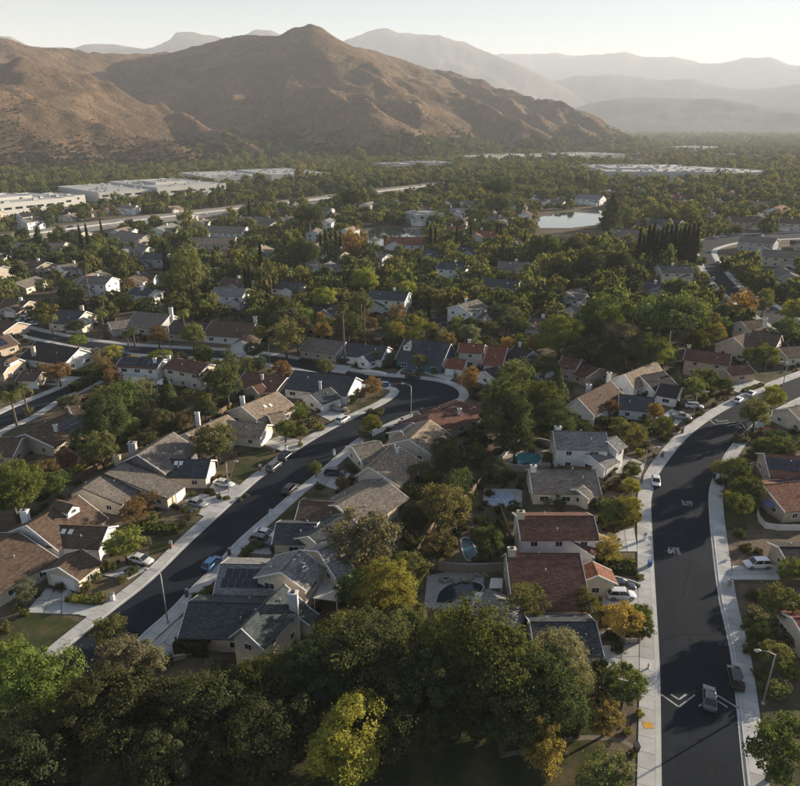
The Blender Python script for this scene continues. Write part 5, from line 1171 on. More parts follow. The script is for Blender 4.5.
SHRUBS = [(70, 598, 6), (77, 599, 7), (86, 600, 7), (95, 600, 7), (101, 596, 6), (93, 577, 9), (86, 587, 8), (96, 570, 8), (132, 571, 7), (122, 579, 6), (112, 567, 7), (145, 541, 6), (18, 607, 6), (24, 612, 6), (5, 628, 8), (133, 523, 5), (140, 523, 5), (147, 523, 5), (153, 522, 4), (161, 522, 4), (184, 523, 5), (191, 516, 5), (196, 511, 5), (186, 508, 5),
  (212, 493, 4), (219, 496, 4), (226, 497, 4), (192, 493, 4), (258, 545, 7), (245, 552, 6), (250, 549, 5), (275, 548, 6), (207, 588, 5), (196, 596, 6), (203, 594, 6), (194, 600, 5), (312, 424, 8), (320, 428, 6), (365, 436, 8), (352, 400, 6), (345, 410, 4), (446, 466, 9), (430, 480, 10), (412, 492, 12), (402, 508, 12), (455, 497, 9), (547, 500, 8), (560, 503, 9), (515, 506, 7), (505, 540, 8), (480, 560, 8), (423, 560, 10), (415, 545, 9),
  (604, 460, 6), (612, 470, 6), (622, 445, 6), (640, 452, 5), (660, 432, 6), (608, 540, 7), (597, 570, 8), (616, 560, 9), (628, 562, 7), (600, 575, 7), (618, 648, 8), (612, 636, 8), (632, 632, 10), (722, 482, 7), (728, 496, 8), (752, 505, 9), (756, 455, 9), (770, 462, 9), (740, 440, 9), (752, 436, 8), (765, 600, 10), (755, 615, 10), (752, 595, 8), (770, 625, 12), (790, 640, 12), (752, 650, 10), (760, 672, 9), (775, 690, 14), (790, 670, 14),
  (690, 385, 8), (680, 395, 6), (712, 390, 7), (732, 375, 6), (645, 420, 6), (560, 470, 6), (548, 458, 7), (497, 452, 6), (488, 470, 7), (478, 482, 7), (300, 444, 4), (222, 445, 6), (236, 428, 6), (232, 412, 6), (222, 402, 7), (205, 400, 8), (190, 395, 8), (170, 392, 8), (150, 388, 7), (120, 388, 7), (100, 392, 8), (172, 425, 7), (150, 422, 8), (120, 440, 9), (104, 450, 9), (92, 460, 9), (78, 470, 8), (45, 430, 7), (28, 412, 6), (63, 402, 7),
  (40, 382, 4), (20, 380, 5), (55, 380, 4), (342, 362, 5), (356, 360, 4), (386, 364, 5), (402, 362, 4), (434, 372, 4), (455, 374, 4), (480, 366, 5), (525, 380, 9), (500, 380, 8), (565, 390, 9), (550, 385, 8), (585, 372, 8), (600, 385, 6), (370, 412, 5), (380, 412, 6), (640, 712, 6), (632, 752, 5), (627, 730, 6), (585, 700, 10), (575, 730, 10), (205, 620, 4), (640, 576, 5), (240, 498, 3), (246, 494, 3)]
for x, y, r in SHRUBS:
    p = P(x, y, .6); dep = proj(p)[2]; rr = max(.5, r*dep/FPX); hue = rnd.choice(['dark', 'mid', 'olive', 'mid', 'dark', 'grey', 'yellow', 'olive'])
    root = empty('shrub', (p.x, p.y, 0), rnd.uniform(0, 6)); c = put('foliage', rnd.choice(CROWN['shrub']), root, (0, 0, rr*.55)); c.scale = (rr, rr, rr*rnd.uniform(.85, 1.2)); c.color = (*GREEN[hue], 1)
    mb = MB(); mb.tube([(0, 0, -.1), (0, 0, rr*.6)], [.09, .05], 5); put('stem', mb.mesh('stem', 'bark'), root)
    PENDING.append((root, ('low ' if rr < 1.3 else '')+GWORD[hue]+' shrub', 'shrub', 'garden shrubs', p))

# ------------------------------------------------------------ the rest of the gardens: individual trees first, then the far woods
def blocked(x, y, r, far):
    px_, py_, dep = proj((x, y, 0))
    for pl in ROADPOLY:
        if inpoly(px_, py_, pl): return True
    for pl in NOTREE:
        if inpoly(px_, py_, pl): return True
    D = math.hypot(x, y); ux_, uy_ = x/D, y/D
    tries = (0, 4, 8, 12, 16) if D < 330 else ((0, 8, 18, 30) if D < 800 else (0, 15, 35))
    for t in tries:
        if foot_hit2(x+ux_*t, y+uy_*t, 1.2+r*.35 if t == 0 else 0): return True
    if D < 330:
        for pl in ROADPOLY[:4]:
            for ox, oy in ((9, 0), (-9, 0), (0, 9), (0, -7), (5, 5), (-5, 5)):
                qx, qy, _ = proj((x+ox, y+oy, 0))
                if inpoly(qx, qy, pl): return True
    return False
FA_ = [(f[0][0], f[0][1], f[1][0], f[1][1], f[2][0], f[2][1], f[3], f[4], f[5]) for f in FOOT]
FN = np.array(FA_)
def foot_hit2(x, y, m):
    dx = x-FN[:, 0]; dy = y-FN[:, 1]; a = np.abs(dx*FN[:, 2]+dy*FN[:, 3]); b_ = dx*FN[:, 4]+dy*FN[:, 5]
    return bool(((a < FN[:, 6]+m) & (b_ > -FN[:, 7]-m) & (b_ < FN[:, 8]+m)).any())
TN = [(t[0], t[1], t[2]) for t in TREES]
cell = {}
def near(x, y, r, k=.75):
    i, j = int(x//12), int(y//12)
    for a in (-1, 0, 1):
        for b_ in (-1, 0, 1):
            for (qx, qy, qr) in cell.get((i+a, j+b_), ()):
                if (qx-x)**2+(qy-y)**2 < ((qr+r)*k)**2: return True
    return False
def addcell(x, y, r): cell.setdefault((int(x//12), int(y//12)), []).append((x, y, r))
for t in TN: addcell(*t)
N_IND = 0; D0 = 95; fill = []
for band_ in [(96, 150, 7, 260), (150, 240, 8, 900), (240, 420, 9.5, 2200), (420, 800, 11, 5200), (800, 1500, 14, 7500)]:
    d0, d1, sp_, tries = band_
    for _ in range(tries):
        D = math.sqrt(rnd.uniform(d0*d0, d1*d1)); az = rnd.uniform(-.60, .60); x, y = D*math.sin(az), D*math.cos(az)
        r = rnd.uniform(2.2, 4.2) if D < 240 else (rnd.uniform(2.3, 5.9) if D < 800 else rnd.uniform(4.0, 7.5))
        if rnd.random() < .1: r *= 1.35
        if near(x, y, r, .62 if D > 240 else .72) or blocked(x, y, r, D > 420): continue
        if D > 900 and hill_z(x, y) > 6: continue
        addcell(x, y, r); fill.append((D, x, y, r))
fill.sort()
MAXI = 330-len([1 for t in TREES])
HUES = ['dark', 'mid', 'olive', 'mid', 'dark', 'olive', 'yellow', 'grey', 'lime', 'grey', 'mid', 'olive', 'dark', 'gold', 'blue', 'olive', 'brown']
rest = []
for D, x, y, r in fill:
    if MAXI > 0:
        MAXI -= 1; kd = rnd.choices(['round', 'airy', 'pine', 'umbrella', 'golden'], [6, 4, .7, .7, .5])[0]; hue = rnd.choice(HUES) if kd != 'golden' else rnd.choice(['gold', 'yellow'])
        if kd in ('pine', 'umbrella'): hue = 'dark'
        tree(kd, x, y, r*(.7 if kd == 'pine' else 1), hue, rnd.uniform(.85, 1.25))
    else: rest.append((x, y, 0, r))
print('trees as things', len(TREES), 'fill', len(fill), 'rest', len(rest))

def woods(name, pts, protos, color, label, flatz=1.0, kindcat='trees'):
    # one mass of far trees: instances of the crowns on points
    pts = np.array(pts, dtype=np.float32); me = bpy.data.meshes.new(name)
    me.vertices.add(len(pts)); r = pts[:, 3]; co = pts[:, :3].copy(); co[:, 2] += r*.95; me.vertices.foreach_set('co', co.ravel())
    def at(nm, ty, val, key='value'):
        a = me.attributes.new(nm, ty, 'POINT'); a.data.foreach_set(key, val.ravel())
    k = len(pts); sc = np.stack([r, r, r*nrg.uniform(.75, 1.7, k)*flatz], -1).astype(np.float32)
    at('sc', 'FLOAT_VECTOR', sc, 'vector'); rot = np.zeros((k, 3), np.float32); rot[:, 2] = nrg.uniform(0, 6.28, k); at('rot', 'FLOAT_VECTOR', rot, 'vector')
    at('pick', 'INT', nrg.integers(0, len(protos), k).astype(np.int32))
    o = put(name, me, color=color); tag(o, label, kindcat, kind='stuff')
    ng = bpy.data.node_groups.new(name, 'GeometryNodeTree'); ng.interface.new_socket('Geometry', in_out='INPUT', socket_type='NodeSocketGeometry'); ng.interface.new_socket('Geometry', in_out='OUTPUT', socket_type='NodeSocketGeometry')
    gi = ng.nodes.new('NodeGroupInput'); go = ng.nodes.new('NodeGroupOutput'); jn = ng.nodes.new('GeometryNodeJoinGeometry'); L_ = ng.links
    def attr(nm, ty):
        a = ng.nodes.new('GeometryNodeInputNamedAttribute'); a.data_type = ty; a.inputs[0].default_value = nm; return a.outputs[0]
    pk = attr('pick', 'INT'); s_ = attr('sc', 'FLOAT_VECTOR'); r_ = attr('rot', 'FLOAT_VECTOR')
    for i, pr in enumerate(protos):
        oi = ng.nodes.new('GeometryNodeObjectInfo'); oi.inputs['Object'].default_value = pr; oi.inputs['As Instance'].default_value = True
        ip = ng.nodes.new('GeometryNodeInstanceOnPoints'); cmp = ng.nodes.new('FunctionNodeCompare'); cmp.data_type = 'INT'; cmp.operation = 'EQUAL'
        L_.new(pk, cmp.inputs[2]); cmp.inputs[3].default_value = i; e2r = ng.nodes.new('FunctionNodeEulerToRotation'); L_.new(r_, e2r.inputs[0])
        L_.new(gi.outputs[0], ip.inputs['Points']); L_.new(cmp.outputs[0], ip.inputs['Selection']); L_.new(oi.outputs['Geometry'], ip.inputs['Instance'])
        L_.new(e2r.outputs[0], ip.inputs['Rotation']); L_.new(s_, ip.inputs['Scale']); L_.new(ip.outputs[0], jn.inputs[0])
    L_.new(jn.outputs[0], go.inputs[0]); md = o.modifiers.new('woods', 'NODES'); md.node_group = ng
    return o
# sources for the masses: crowns of trees that stand at the front of the far woods
protos = []
for i in range(5):
    x, y, _, r = rest.pop(i*7)
    root = empty('round_tree', (x, y, 0)); c = put('crown', CROWN['far'][i], root, (0, 0, 1.2*r), color=GREEN['mid']); c.scale = (r, r, r)
    t_ = put('trunk', TRUNK['far'], root, (0, 0, 1.2*r)); t_.scale = (r, r, r*.9); protos.append(c)
    PENDING.append((root, 'green round-crowned tree', 'tree', 'garden and street trees', Vector((x, y, r))))
mid_r = [t for t in rest if math.hypot(t[0], t[1]) < 900]; far_r = [t for t in rest if math.hypot(t[0], t[1]) >= 900]
k3 = [[], [], [], []]
for t in mid_r: k3[rnd.choices([0, 1, 2, 3], [4, 3, 3, 1])[0]].append(t)
for pts_, colr, lab, nm in zip(k3, (GREEN['dark'], GREEN['mid'], GREEN['olive'], (.18, .175, .06)), ('dark green trees massed between the middle distance roofs', 'mid green trees massed between the middle distance roofs', 'olive trees massed between the middle distance roofs', 'yellowing trees scattered between the middle distance roofs'), ('dark_woods', 'green_woods', 'olive_woods', 'yellow_woods')):
    woods(nm, pts_, protos, colr, lab)
# valley woods to the foothills and the scrub of the slopes
vw = list(far_r)
for _ in range(9000):
    D = math.sqrt(rnd.uniform(1400**2, 3600**2)); az = rnd.uniform(-.3, .62); x, y = D*math.sin(az), D*math.cos(az)
    if hill_z(x, y) > 25: continue
    px_, py_, _ = proj((x, y, 0))
    if any(inpoly(px_, py_, pl) for pl in NOTREE) or foot_hit2(x, y, 5) or foot_hit2(x*1.025, y*1.025, 0) or foot_hit2(x*1.05, y*1.05, 0): continue
    if float(fbm(np.array([x/110.0]), np.array([y/220.0]), 3)[0]) < .36: continue
    vw.append((x, y, max(0, hill_z(x, y)), rnd.uniform(3.5, 9.5)))
for _ in range(5200):
    D = math.sqrt(rnd.uniform(3500**2, 7000**2)); az = rnd.uniform(.05, .62); x, y = D*math.sin(az), D*math.cos(az)
    if hill_z(x, y) < 5: vw.append((x, y, 0, rnd.uniform(8, 15)))
h1 = [t for i, t in enumerate(vw) if i % 3 == 1]; h2 = [t for i, t in enumerate(vw) if i % 3 == 0]; h3 = [t for i, t in enumerate(vw) if i % 3 == 2]; h4 = h3[::3]; h3 = [t for i, t in enumerate(h3) if i % 3]
woods('valley_woods', h1, protos, GREEN['olive'], 'hazy olive woods filling the valley floor'); woods('valley_woods', h2, protos, GREEN['mid'], 'hazy green woods filling the valley floor')
woods('valley_woods', h3, protos, GREEN['dark'], 'hazy dark green woods filling the valley floor'); woods('valley_woods', h4, protos, (.17, .165, .06), 'hazy yellowing trees scattered through the valley woods')
sc_ = []
for _ in range(42000):
    D = rnd.uniform(1150, 2750); az = rnd.uniform(-.62, .32); x, y = D*math.sin(az), D*math.cos(az); z = hill_z(x, y)
    if z < .5: continue
    dens = float(fbm(np.array([x/75.0]), np.array([y/75.0]), 3)[0]); low = math.exp(-z/38.0)
    if dens+low*.4+rnd.uniform(-.06, .06) < .57: continue
    sc_.append((x, y, z-.3, rnd.uniform(.7, 1.9)+low*rnd.uniform(1.0, 3.8)))
sw = []
for _ in range(12000):
    D = rnd.uniform(1250, 2700); az = rnd.uniform(-.24, .32); x, y = D*math.sin(az), D*math.cos(az); z = hill_z(x, y)
    if z < .5 or z > 62: continue
    if float(fbm(np.array([x/90.0]), np.array([y/90.0]), 3)[0])-z/240 < .30: continue
    sw.append((x, y, z-.4, rnd.uniform(2.6, 5.5)))
woods('slope_woods', sw, protos, GREEN['mid'], 'green trees climbing the foot of the golden hill')
woods('scrub', sc_, protos, (.055, .056, .028), 'dark scrub dotted over the lower golden slopes', .7, 'scrub')
print('woods', len(mid_r), len(vw), len(sc_))

# low planting that fills the gardens
def planted(x, y, m):
    px_, py_, _ = proj((x, y, 0))
    if not (-30 < px_ < 830 and py_ < 830): return False
    if foot_hit2(x, y, m): return False
    return not any(inpoly(px_, py_, pl) for pl in ROADPOLY[:6]+DRIVES+LAWNS)
def off_road(x, y, d):
    for ox, oy in ((d, 0), (-d, 0), (0, d), (0, -d)):
        px_, py_, _ = proj((x+ox, y+oy, 0))
        if any(inpoly(px_, py_, pl) for pl in ROADPOLY[:4]): return False
    return True
n_s = 0
while n_s < 135:
    D = math.sqrt(rnd.uniform(80**2, 250**2)); az = rnd.uniform(-.56, .56); x, y = D*math.sin(az), D*math.cos(az); rr = rnd.uniform(.7, 1.7)
    if not planted(x, y, .3) or not off_road(x, y, 3.2+rr) or near(x, y, rr*.5, .6): continue
    n_s += 1; addcell(x, y, rr); hue = rnd.choice(['dark', 'mid', 'olive', 'mid', 'dark', 'grey', 'yellow', 'olive', 'dark'])
    root = empty('shrub', (x, y, 0), rnd.uniform(0, 6)); c = put('foliage', rnd.choice(CROWN['shrub']), root, (0, 0, rr*.55)); c.scale = (rr, rr, rr*rnd.uniform(.85, 1.3)); c.color = (*GREEN[hue], 1)
    mb = MB(); mb.tube([(0, 0, -.1), (0, 0, rr*.6)], [.09, .05], 5); put('stem', mb.mesh('stem', 'bark'), root)
    PENDING.append((root, ('low ' if rr < 1.2 else '')+GWORD[hue]+' shrub', 'shrub', 'garden shrubs', Vector((x, y, .6))))
gc = [[], []]
for _ in range(15000):
    D = math.sqrt(rnd.uniform(60**2, 430**2)); az = rnd.uniform(-.58, .58); x, y = D*math.sin(az), D*math.cos(az); rr = rnd.uniform(.35, 1.15)
    if float(fbm(np.array([x/14.0]), np.array([y/14.0]), 3)[0]) < .40 or not planted(x, y, .1) or not off_road(x, y, 2.9+rr*.7): continue
    gc[rnd.random() < .4].append((x, y, -rr*.45, rr))
shrub_src = [o for o in COL.objects if o.name.split('.')[0] == 'foliage' and o.parent and o.parent.name.startswith('shrub')][:3]
woods('ground_cover', gc[0], shrub_src, (.05, .058, .024), 'low dark green planting filling the gardens', .9, 'ground cover')
woods('ground_cover', gc[1], shrub_src, (.10, .088, .045), 'low dry olive planting filling the gardens', .9, 'ground cover')
print('cover', len(gc[0]), len(gc[1]))

# ------------------------------------------------------------ cars
def loft(st, mat, name, smooth=True):
    # st: list of (x, [(y, z)...]) half sections from bottom centre to top centre
    mb = MB(); m_ = len(st[0][1])
    for x, sec in st: mb.v += [(x, y, z) for y, z in sec]+[(x, -y, z) for y, z in reversed(sec[1:-1])]
    k = 2*m_-2
    for i in range(len(st)-1):
        for j in range(k): mb.f.append((i*k+j, i*k+(j+1) % k, (i+1)*k+(j+1) % k, (i+1)*k+j))
    mb.f += [tuple(range(k-1, -1, -1)), tuple(range((len(st)-1)*k, len(st)*k))]
    return mb.mesh(name, mat, smooth)
def make_car(kind):
    # shapes in metres, nose towards +x
    if kind == 'sedan': L, w, belt, top, cab = 4.7, .91, .92, 1.44, (1.15, .35, -1.05, -1.85)
    elif kind == 'suv': L, w, belt, top, cab = 4.7, .95, 1.05, 1.70, (1.25, .6, -1.75, -2.2)
    elif kind == 'pickup': L, w, belt, top, cab = 5.5, .98, 1.08, 1.82, (1.35, .7, -.45, -.65)
    else: L, w, belt, top, cab = 4.3, .9, .95, 1.5, (1.2, .45, -1.5, -2.0)
    hl = L/2; sec = lambda ww, zl, zb: [(0, zl), (ww*.9, zl), (ww, zl+.16), (ww*1.0, zb-.22), (ww*.95, zb-.04), (ww*.85, zb), (0, zb+.02)]
    nose = belt-.16
    st = [(-hl, sec(w*.80, .42, belt-.12)), (-hl+.12, sec(w*.93, .3, belt-.04)), (-hl+.7, sec(w, .24, belt)), (-hl*.3, sec(w, .22, belt)), (hl*.25, sec(w, .22, belt)), (hl-1.1, sec(w, .24, nose+.06)), (hl-.35, sec(w*.95, .26, nose-.05)), (hl-.06, sec(w*.83, .34, nose-.14)), (hl, sec(w*.7, .42, nose-.25))]
    body = loft(st, 'car_paint', 'body')
    x0, x1, x2, x3 = cab; b0, t0 = w*.9, w*.74
    gl = lambda x, yw, z0, z1: (x, [(0, z0), (yw, z0), (yw, z0+.02), (yw*.97, z1-.03), (yw*.9, z1), (0, z1)])
    cabm = MB()
    B = [(x0, b0, belt-.03), (x1, t0, top-.05), (x2, t0, top-.05), (x3, b0*.98, belt-.03)]
    cabm.v = [(x, y, z) for x, y, z in B]+[(x, -y, z) for x, y, z in B]
    cabm.f = [(0, 1, 2, 3), (7, 6, 5, 4), (1, 0, 4, 5), (2, 1, 5, 6), (3, 2, 6, 7)]
    glass = cabm.mesh('windows', 'car_glass')
    rf = MB(); rt = t0*.99
    rf.v = [(x1+.06, rt, top-.06), (x2-.04, rt, top-.06), (x2-.04, -rt, top-.06), (x1+.06, -rt, top-.06), (x1-.05, rt*.86, top), (x2+.1, rt*.86, top), (x2+.1, -rt*.86, top), (x1-.05, -rt*.86, top)]
    rf.f = [(0, 1, 5, 4), (1, 2, 6, 5), (2, 3, 7, 6), (3, 0, 4, 7), (4, 5, 6, 7)]
    for s in (1, -1):                               # pillars
        for (xa, xb) in ((x0, x1), (x3, x2), ((x0+x3)/2, (x1+x2)/2)):
            rf.tube([(xa, s*(b0+.005), belt-.03), (xb, s*(t0+.005), top-.05)], [.045, .04], 4)
    roof = rf.mesh('roof', 'car_paint')
    ty = MB(); r = .34 if kind in ('sedan', 'hatch') else .38
    ty.tube([(0, -.11, 0), (0, .11, 0)], [r, r], 14); tyre = ty.mesh('wheel', 'tyre', False)
    rm = MB(); rm.tube([(0, -.118, 0), (0, .118, 0)], [r*.62, r*.62], 10); rim = rm.mesh('rim', 'alloy')
    hd = MB(); hd.box((0, 0, 0), (.18, .38, .13)); head = hd.mesh('headlight', 'lamp_lens'); tl = MB(); tl.box((0, 0, 0), (.1, .34, .16)); tail = tl.mesh('taillight', 'tail_lens')
    root = empty('parked_car')
    put('body', body, root); put('windows', glass, root); put('roof', roof, root)
    for x in (hl-.92, -hl+.95):
        for s in (1, -1):
            wv = put('wheel', tyre, root, (x, s*(w-.1), r)); put('rim', rim, wv)
    for s in (1, -1):
        put('headlight', head, root, (hl-.16, s*w*.66, nose-.24)); put('taillight', tail, root, (-hl+.05, s*w*.68, belt-.22))
    if kind == 'pickup':
        bb = MB(); bb.box((-1.7, 0, belt-.02), (1.9, w*1.5, .06)); put('bed', bb.mesh('bed', 'black_plastic'), root)
    return root
PROTO = {}
CARC = dict(dim=(.10, .105, .11), white=(.75, .75, .74), silver=(.33, .34, .35), black=(.012, .012, .014), grey=(.10, .105, .11), blue=(.03, .12, .3), navy=(.015, .025, .05), tan=(.35, .3, .23), red=(.35, .02, .015))
def car(kind, col, px, py, ang, phrase, z=.02, label=None):
    p = P(px, py, z)
    if kind not in PROTO: PROTO[kind] = make_car(kind); o = PROTO[kind]
    else: o = copy_tree(PROTO[kind])
    o.location = p; o.rotation_euler = (0, 0, R(90-ang)); o.name = {'sedan': 'sedan_car', 'suv': 'suv_car', 'pickup': 'pickup_truck', 'hatch': 'hatchback_car'}[kind]
    for c in o.children:
        if c.name.split('.')[0] in ('body', 'roof'): c.color = (*CARC[col], 1)
    if label: tag(o, label, 'car')
    else: PENDING.append((o, phrase or (col+' '+{'sedan': 'sedan', 'suv': 'SUV', 'pickup': 'pickup', 'hatch': 'hatchback'}[kind]), 'car', 'parked and driving cars', p))
# ang: heading clockwise from straight ahead
A1 = 20
car('sedan', 'dim', 709, 701, 22, 0, label='dark grey sedan driving over the speed hump chevrons'); car('suv', 'black', 734.5, 681, 16, 0, label='black SUV parked by the outer pavement near the chevrons')
car('sedan', 'white', 655.5, 483, 197, 0, label='white sedan parked against the inner pavement at the curve'); car('suv', 'white', 620.5, 597.5, 92, 0, z=.12, label='white hatchback in the two-car driveway'); car('sedan', 'navy', 621, 588, 92, 0, z=.12, label='dark blue sedan beside the white car in the two-car driveway')
car('suv', 'white', 757, 566.5, 268, 0, z=.12, label='white SUV on the dark driveway beside the outer pavement')
car('hatch', 'blue', 212, 565.5, A1, 0, label='bright blue hatchback parked on the bending street'); car('suv', 'black', 290, 491.5, A1, 0, label='black SUV parked farther up the bending street'); car('suv', 'grey', 274, 468.5, A1+2, 0, label='grey SUV parked by the lawn, nearer of the pair'); car('suv', 'navy', 286, 458, A1+2, 0, label='dark SUV parked by the lawn, farther of the pair')
car('sedan', 'white', 224, 485.5, 110, 0, z=.12, label='white sedan in the driveway of the long grey house'); car('sedan', 'silver', 197, 505.5, 112, 0, z=.12, label='silver sedan in the driveway before the long grey house garage'); car('suv', 'white', 343, 421.5, 30, 0, label='silver-white SUV parked by the slate-roofed corner house'); car('suv', 'silver', 339, 410.5, 110, 0, z=.12); car('suv', 'navy', 335, 475, 100, 0, z=.12, label='dark blue SUV in the driveway behind the small tree')
car('suv', 'grey', 262, 543, 110, 0, z=.12); car('sedan', 'white', 266, 536, 110, 0, z=.12); car('sedan', 'white', 141, 562, 110, 0, z=.12)
car('sedan', 'white', 738, 401.5, 42, 0, label='white sedan parked on the inner curve, nearer of two'); car('sedan', 'white', 751, 395, 44, 0, label='white sedan parked on the inner curve, farther of two'); car('pickup', 'silver', 680, 418.5, 110, 0, z=.12); car('suv', 'white', 694, 408, 105, 0, z=.12)
car('sedan', 'black', 408, 374.5, 105, 0); car('suv', 'black', 413, 378, 105, 0); car('hatch', 'blue', 383, 386.5, 280, 0)
car('suv', 'white', 73, 374, 95, 0, z=.12); car('sedan', 'grey', 51, 382, 95, 0, z=.12); car('sedan', 'white', 19, 323.5, 100, 0); car('sedan', 'white', 33, 325, 100, 0); car('suv', 'white', 25, 320, 100, 0); car('sedan', 'black', 98, 352, 100, 0); car('sedan', 'blue', 124, 355, 100, 0); car('sedan', 'grey', 20, 337, 100, 0)
car('suv', 'white', 718, 264, 200, 0); car('sedan', 'silver', 713, 280, 20, 0); car('sedan', 'white', 737, 281, 200, 0); car('sedan', 'white', 757, 300, 200, 0); car('sedan', 'black', 762, 284, 110, 0); car('suv', 'white', 715, 238.5, 95, 0); car('sedan', 'white', 722, 237, 95, 0); car('suv', 'red', 768, 434, 95, 0, label='red SUV parked below the cream house at the curve')
car('suv', 'white', 384, 294, 100, 0); car('sedan', 'silver', 303, 304, 100, 0); car('sedan', 'white', 306, 309, 100, 0)
for i, (x, f) in enumerate([(62, .3), (70, .7), (110, .3), (118, .65), (160, .3), (178, .7), (205, .3), (228, .65), (246, .25), (280, .7), (300, .3), (330, .7), (345, .25), (372, .7), (396, .3), (420, .7), (440, .3), (460, .65)]):
    ya = np.interp(x, [q[0] for q in fp], [q[1] for q in fp]); yb = np.interp(x, [q[0] for q in reversed(fq)], [q[1] for q in reversed(fq)])
    car(rnd.choice(['suv', 'sedan', 'sedan', 'hatch']), rnd.choice(['white', 'silver', 'white', 'grey', 'black']), x, ya+(yb-ya)*f, 52 if f < .5 else 232, 'driving car on the freeway', z=.03)

# ------------------------------------------------------------ street lamps, bins, posts, fences
def street_lamp(px, ybase, arm, h=8.6, label=None):
    p = P(px, ybase, .1); root = empty('street_lamp', p); mb = MB(); mb.tube([(0, 0, 0), (0, 0, h*.6), (0, 0, h)], [.13, .10, .075], 8); put('pole', mb.mesh('pole', 'steel', True), root)
    d = Vector((arm[0], arm[1], 0)).normalized(); mb = MB(); mb.tube([Vector((0, 0, h-.1)), d*.8+Vector((0, 0, h+.35)), d*2.0+Vector((0, 0, h+.5))], [.06, .05, .045], 6); put('arm', mb.mesh('arm', 'steel', True), root)
    mb = MB(); rz = math.atan2(d.y, d.x); e_ = d*2.3+Vector((0, 0, h+.47)); mb.tube([d*1.85+Vector((0, 0, h+.48)), d*2.05+Vector((0, 0, h+.5)), d*2.6+Vector((0, 0, h+.46)), d*2.75+Vector((0, 0, h+.44))], [.06, .16, .18, .06], 8)
    hd = put('lamp_head', mb.mesh('lamp_head', 'lamp_head', True), root); mb = MB(); mb.box((d.x*2.35, d.y*2.35, h+.30), (.42, .26, .05)); put('lens', mb.mesh('lens', 'lamp_lens'), hd)
    mb = MB(); mb.tube([(0, 0, -.1), (0, 0, .25)], [.24, .2], 8); put('base', mb.mesh('base', 'concrete'), root)
    tag(root, label, 'street lamp')
street_lamp(168, 623, (-1, .2), 9.2, 'tall street lamp beside the green-grey house forecourt'); street_lamp(229, 492, (1, -.2), 7.0, 'street lamp beside the white sedan driveway'); street_lamp(411, 416, (-1, .3), 8.5, 'street lamp inside the bend by the red hipped house'); street_lamp(270, 365, (1, -.4), 7, 'street lamp on the cross street behind the maroon house')
street_lamp(642, 484, (1, .1), 8.2, 'street lamp by the white house with turquoise pool'); street_lamp(693, 419, (1, -.3), 7.5, 'street lamp near the parked silver pickup'); street_lamp(763, 703, (-1, .1), 8.2, 'street lamp by the outer pavement near the black SUV'); street_lamp(171, 350, (-.6, -1), 9, 'street lamp beyond the white picket fence'); street_lamp(783, 385, (-1, -.2), 7, 'street lamp at the far end of the curving road')

def letter_post(px, py, mat, cap, label, h=1.15):
    p = P(px, py, .1); root = empty('mailbox_post', p); mb = MB(); mb.box((0, 0, h/2), (.5, .5, h)); put('post', mb.mesh('post', mat), root)
    mb = MB(); mb.box((0, 0, h+.05), (.62, .62, .1)); put('cap', mb.mesh('cap', cap), root); mb = MB(); mb.box((.12, 0, h+.24), (.5, .24, .26)); mb.tube([(-.13, 0, h+.36), (.37, 0, h+.36)], [.12, .12], 8); put('box', mb.mesh('box', 'alu'), root); tag(root, label, 'mailbox')
for a in ((171, 548, 'brick_red', 'concrete', 'red brick mailbox post on the garage-side pavement by the dormer house'), (260, 470.5, 'brick_red', 'concrete', 'brick mailbox post beside the two parked dark SUVs'), (286, 450, 'white_trim', 'concrete', 'white mailbox post by the tan skylight driveway'), (334, 455, 'white_trim', 'concrete', 'white mailbox post on the pavement by the tan gable'), (323, 429, 'brick_red', 'concrete', 'brick mailbox post in front of the corner house'),
          (714, 478, 'dark_trim', 'concrete', 'dark mailbox post on the outer pavement at the curve'), (729, 586, 'block_wall', 'concrete', 'tan mailbox post at the dark driveway mouth'), (644, 540, 'white_trim', 'concrete', 'mailbox post by the pale driveway'), (682, 433, 'brick_red', 'concrete', 'brick mailbox post at the inner curve'), (662, 457, 'brick_red', 'concrete', 'brick mailbox post beside the white curve sedan'), (113, 600, 'white_trim', 'concrete', 'small mailbox post by the wide driveway'), (187, 596.5, 'dark_trim', 'dark_trim', 'dark mailbox post on the forecourt pavement'), (229.5, 555, 'dark_trim', 'dark_trim', 'dark mailbox post by the blue hatchback'), (270.5, 516, 'white_trim', 'concrete', 'white mailbox post by the small lawn')): letter_post(*a)
def hydrant(px, py, label):
    p = P(px, py, .14); root = empty('fire_hydrant', p); mb = MB(); mb.tube([(0, 0, 0), (0, 0, .08), (0, 0, .09), (0, 0, .62), (0, 0, .68), (0, 0, .82), (0, 0, .9)], [.2, .2, .13, .13, .18, .12, .03], 10); put('barrel', mb.mesh('barrel', 'hydrant', True), root)
    mb = MB(); mb.tube([(-.24, 0, .5), (.24, 0, .5)], [.07, .07], 8); put('outlet', mb.mesh('outlet', 'hydrant', True), root); tag(root, label, 'hydrant')
hydrant(648.5, 668, 'pale fire hydrant on the inner pavement above the tactile pad'); hydrant(148, 603, 'pale fire hydrant at the street corner') if False else None
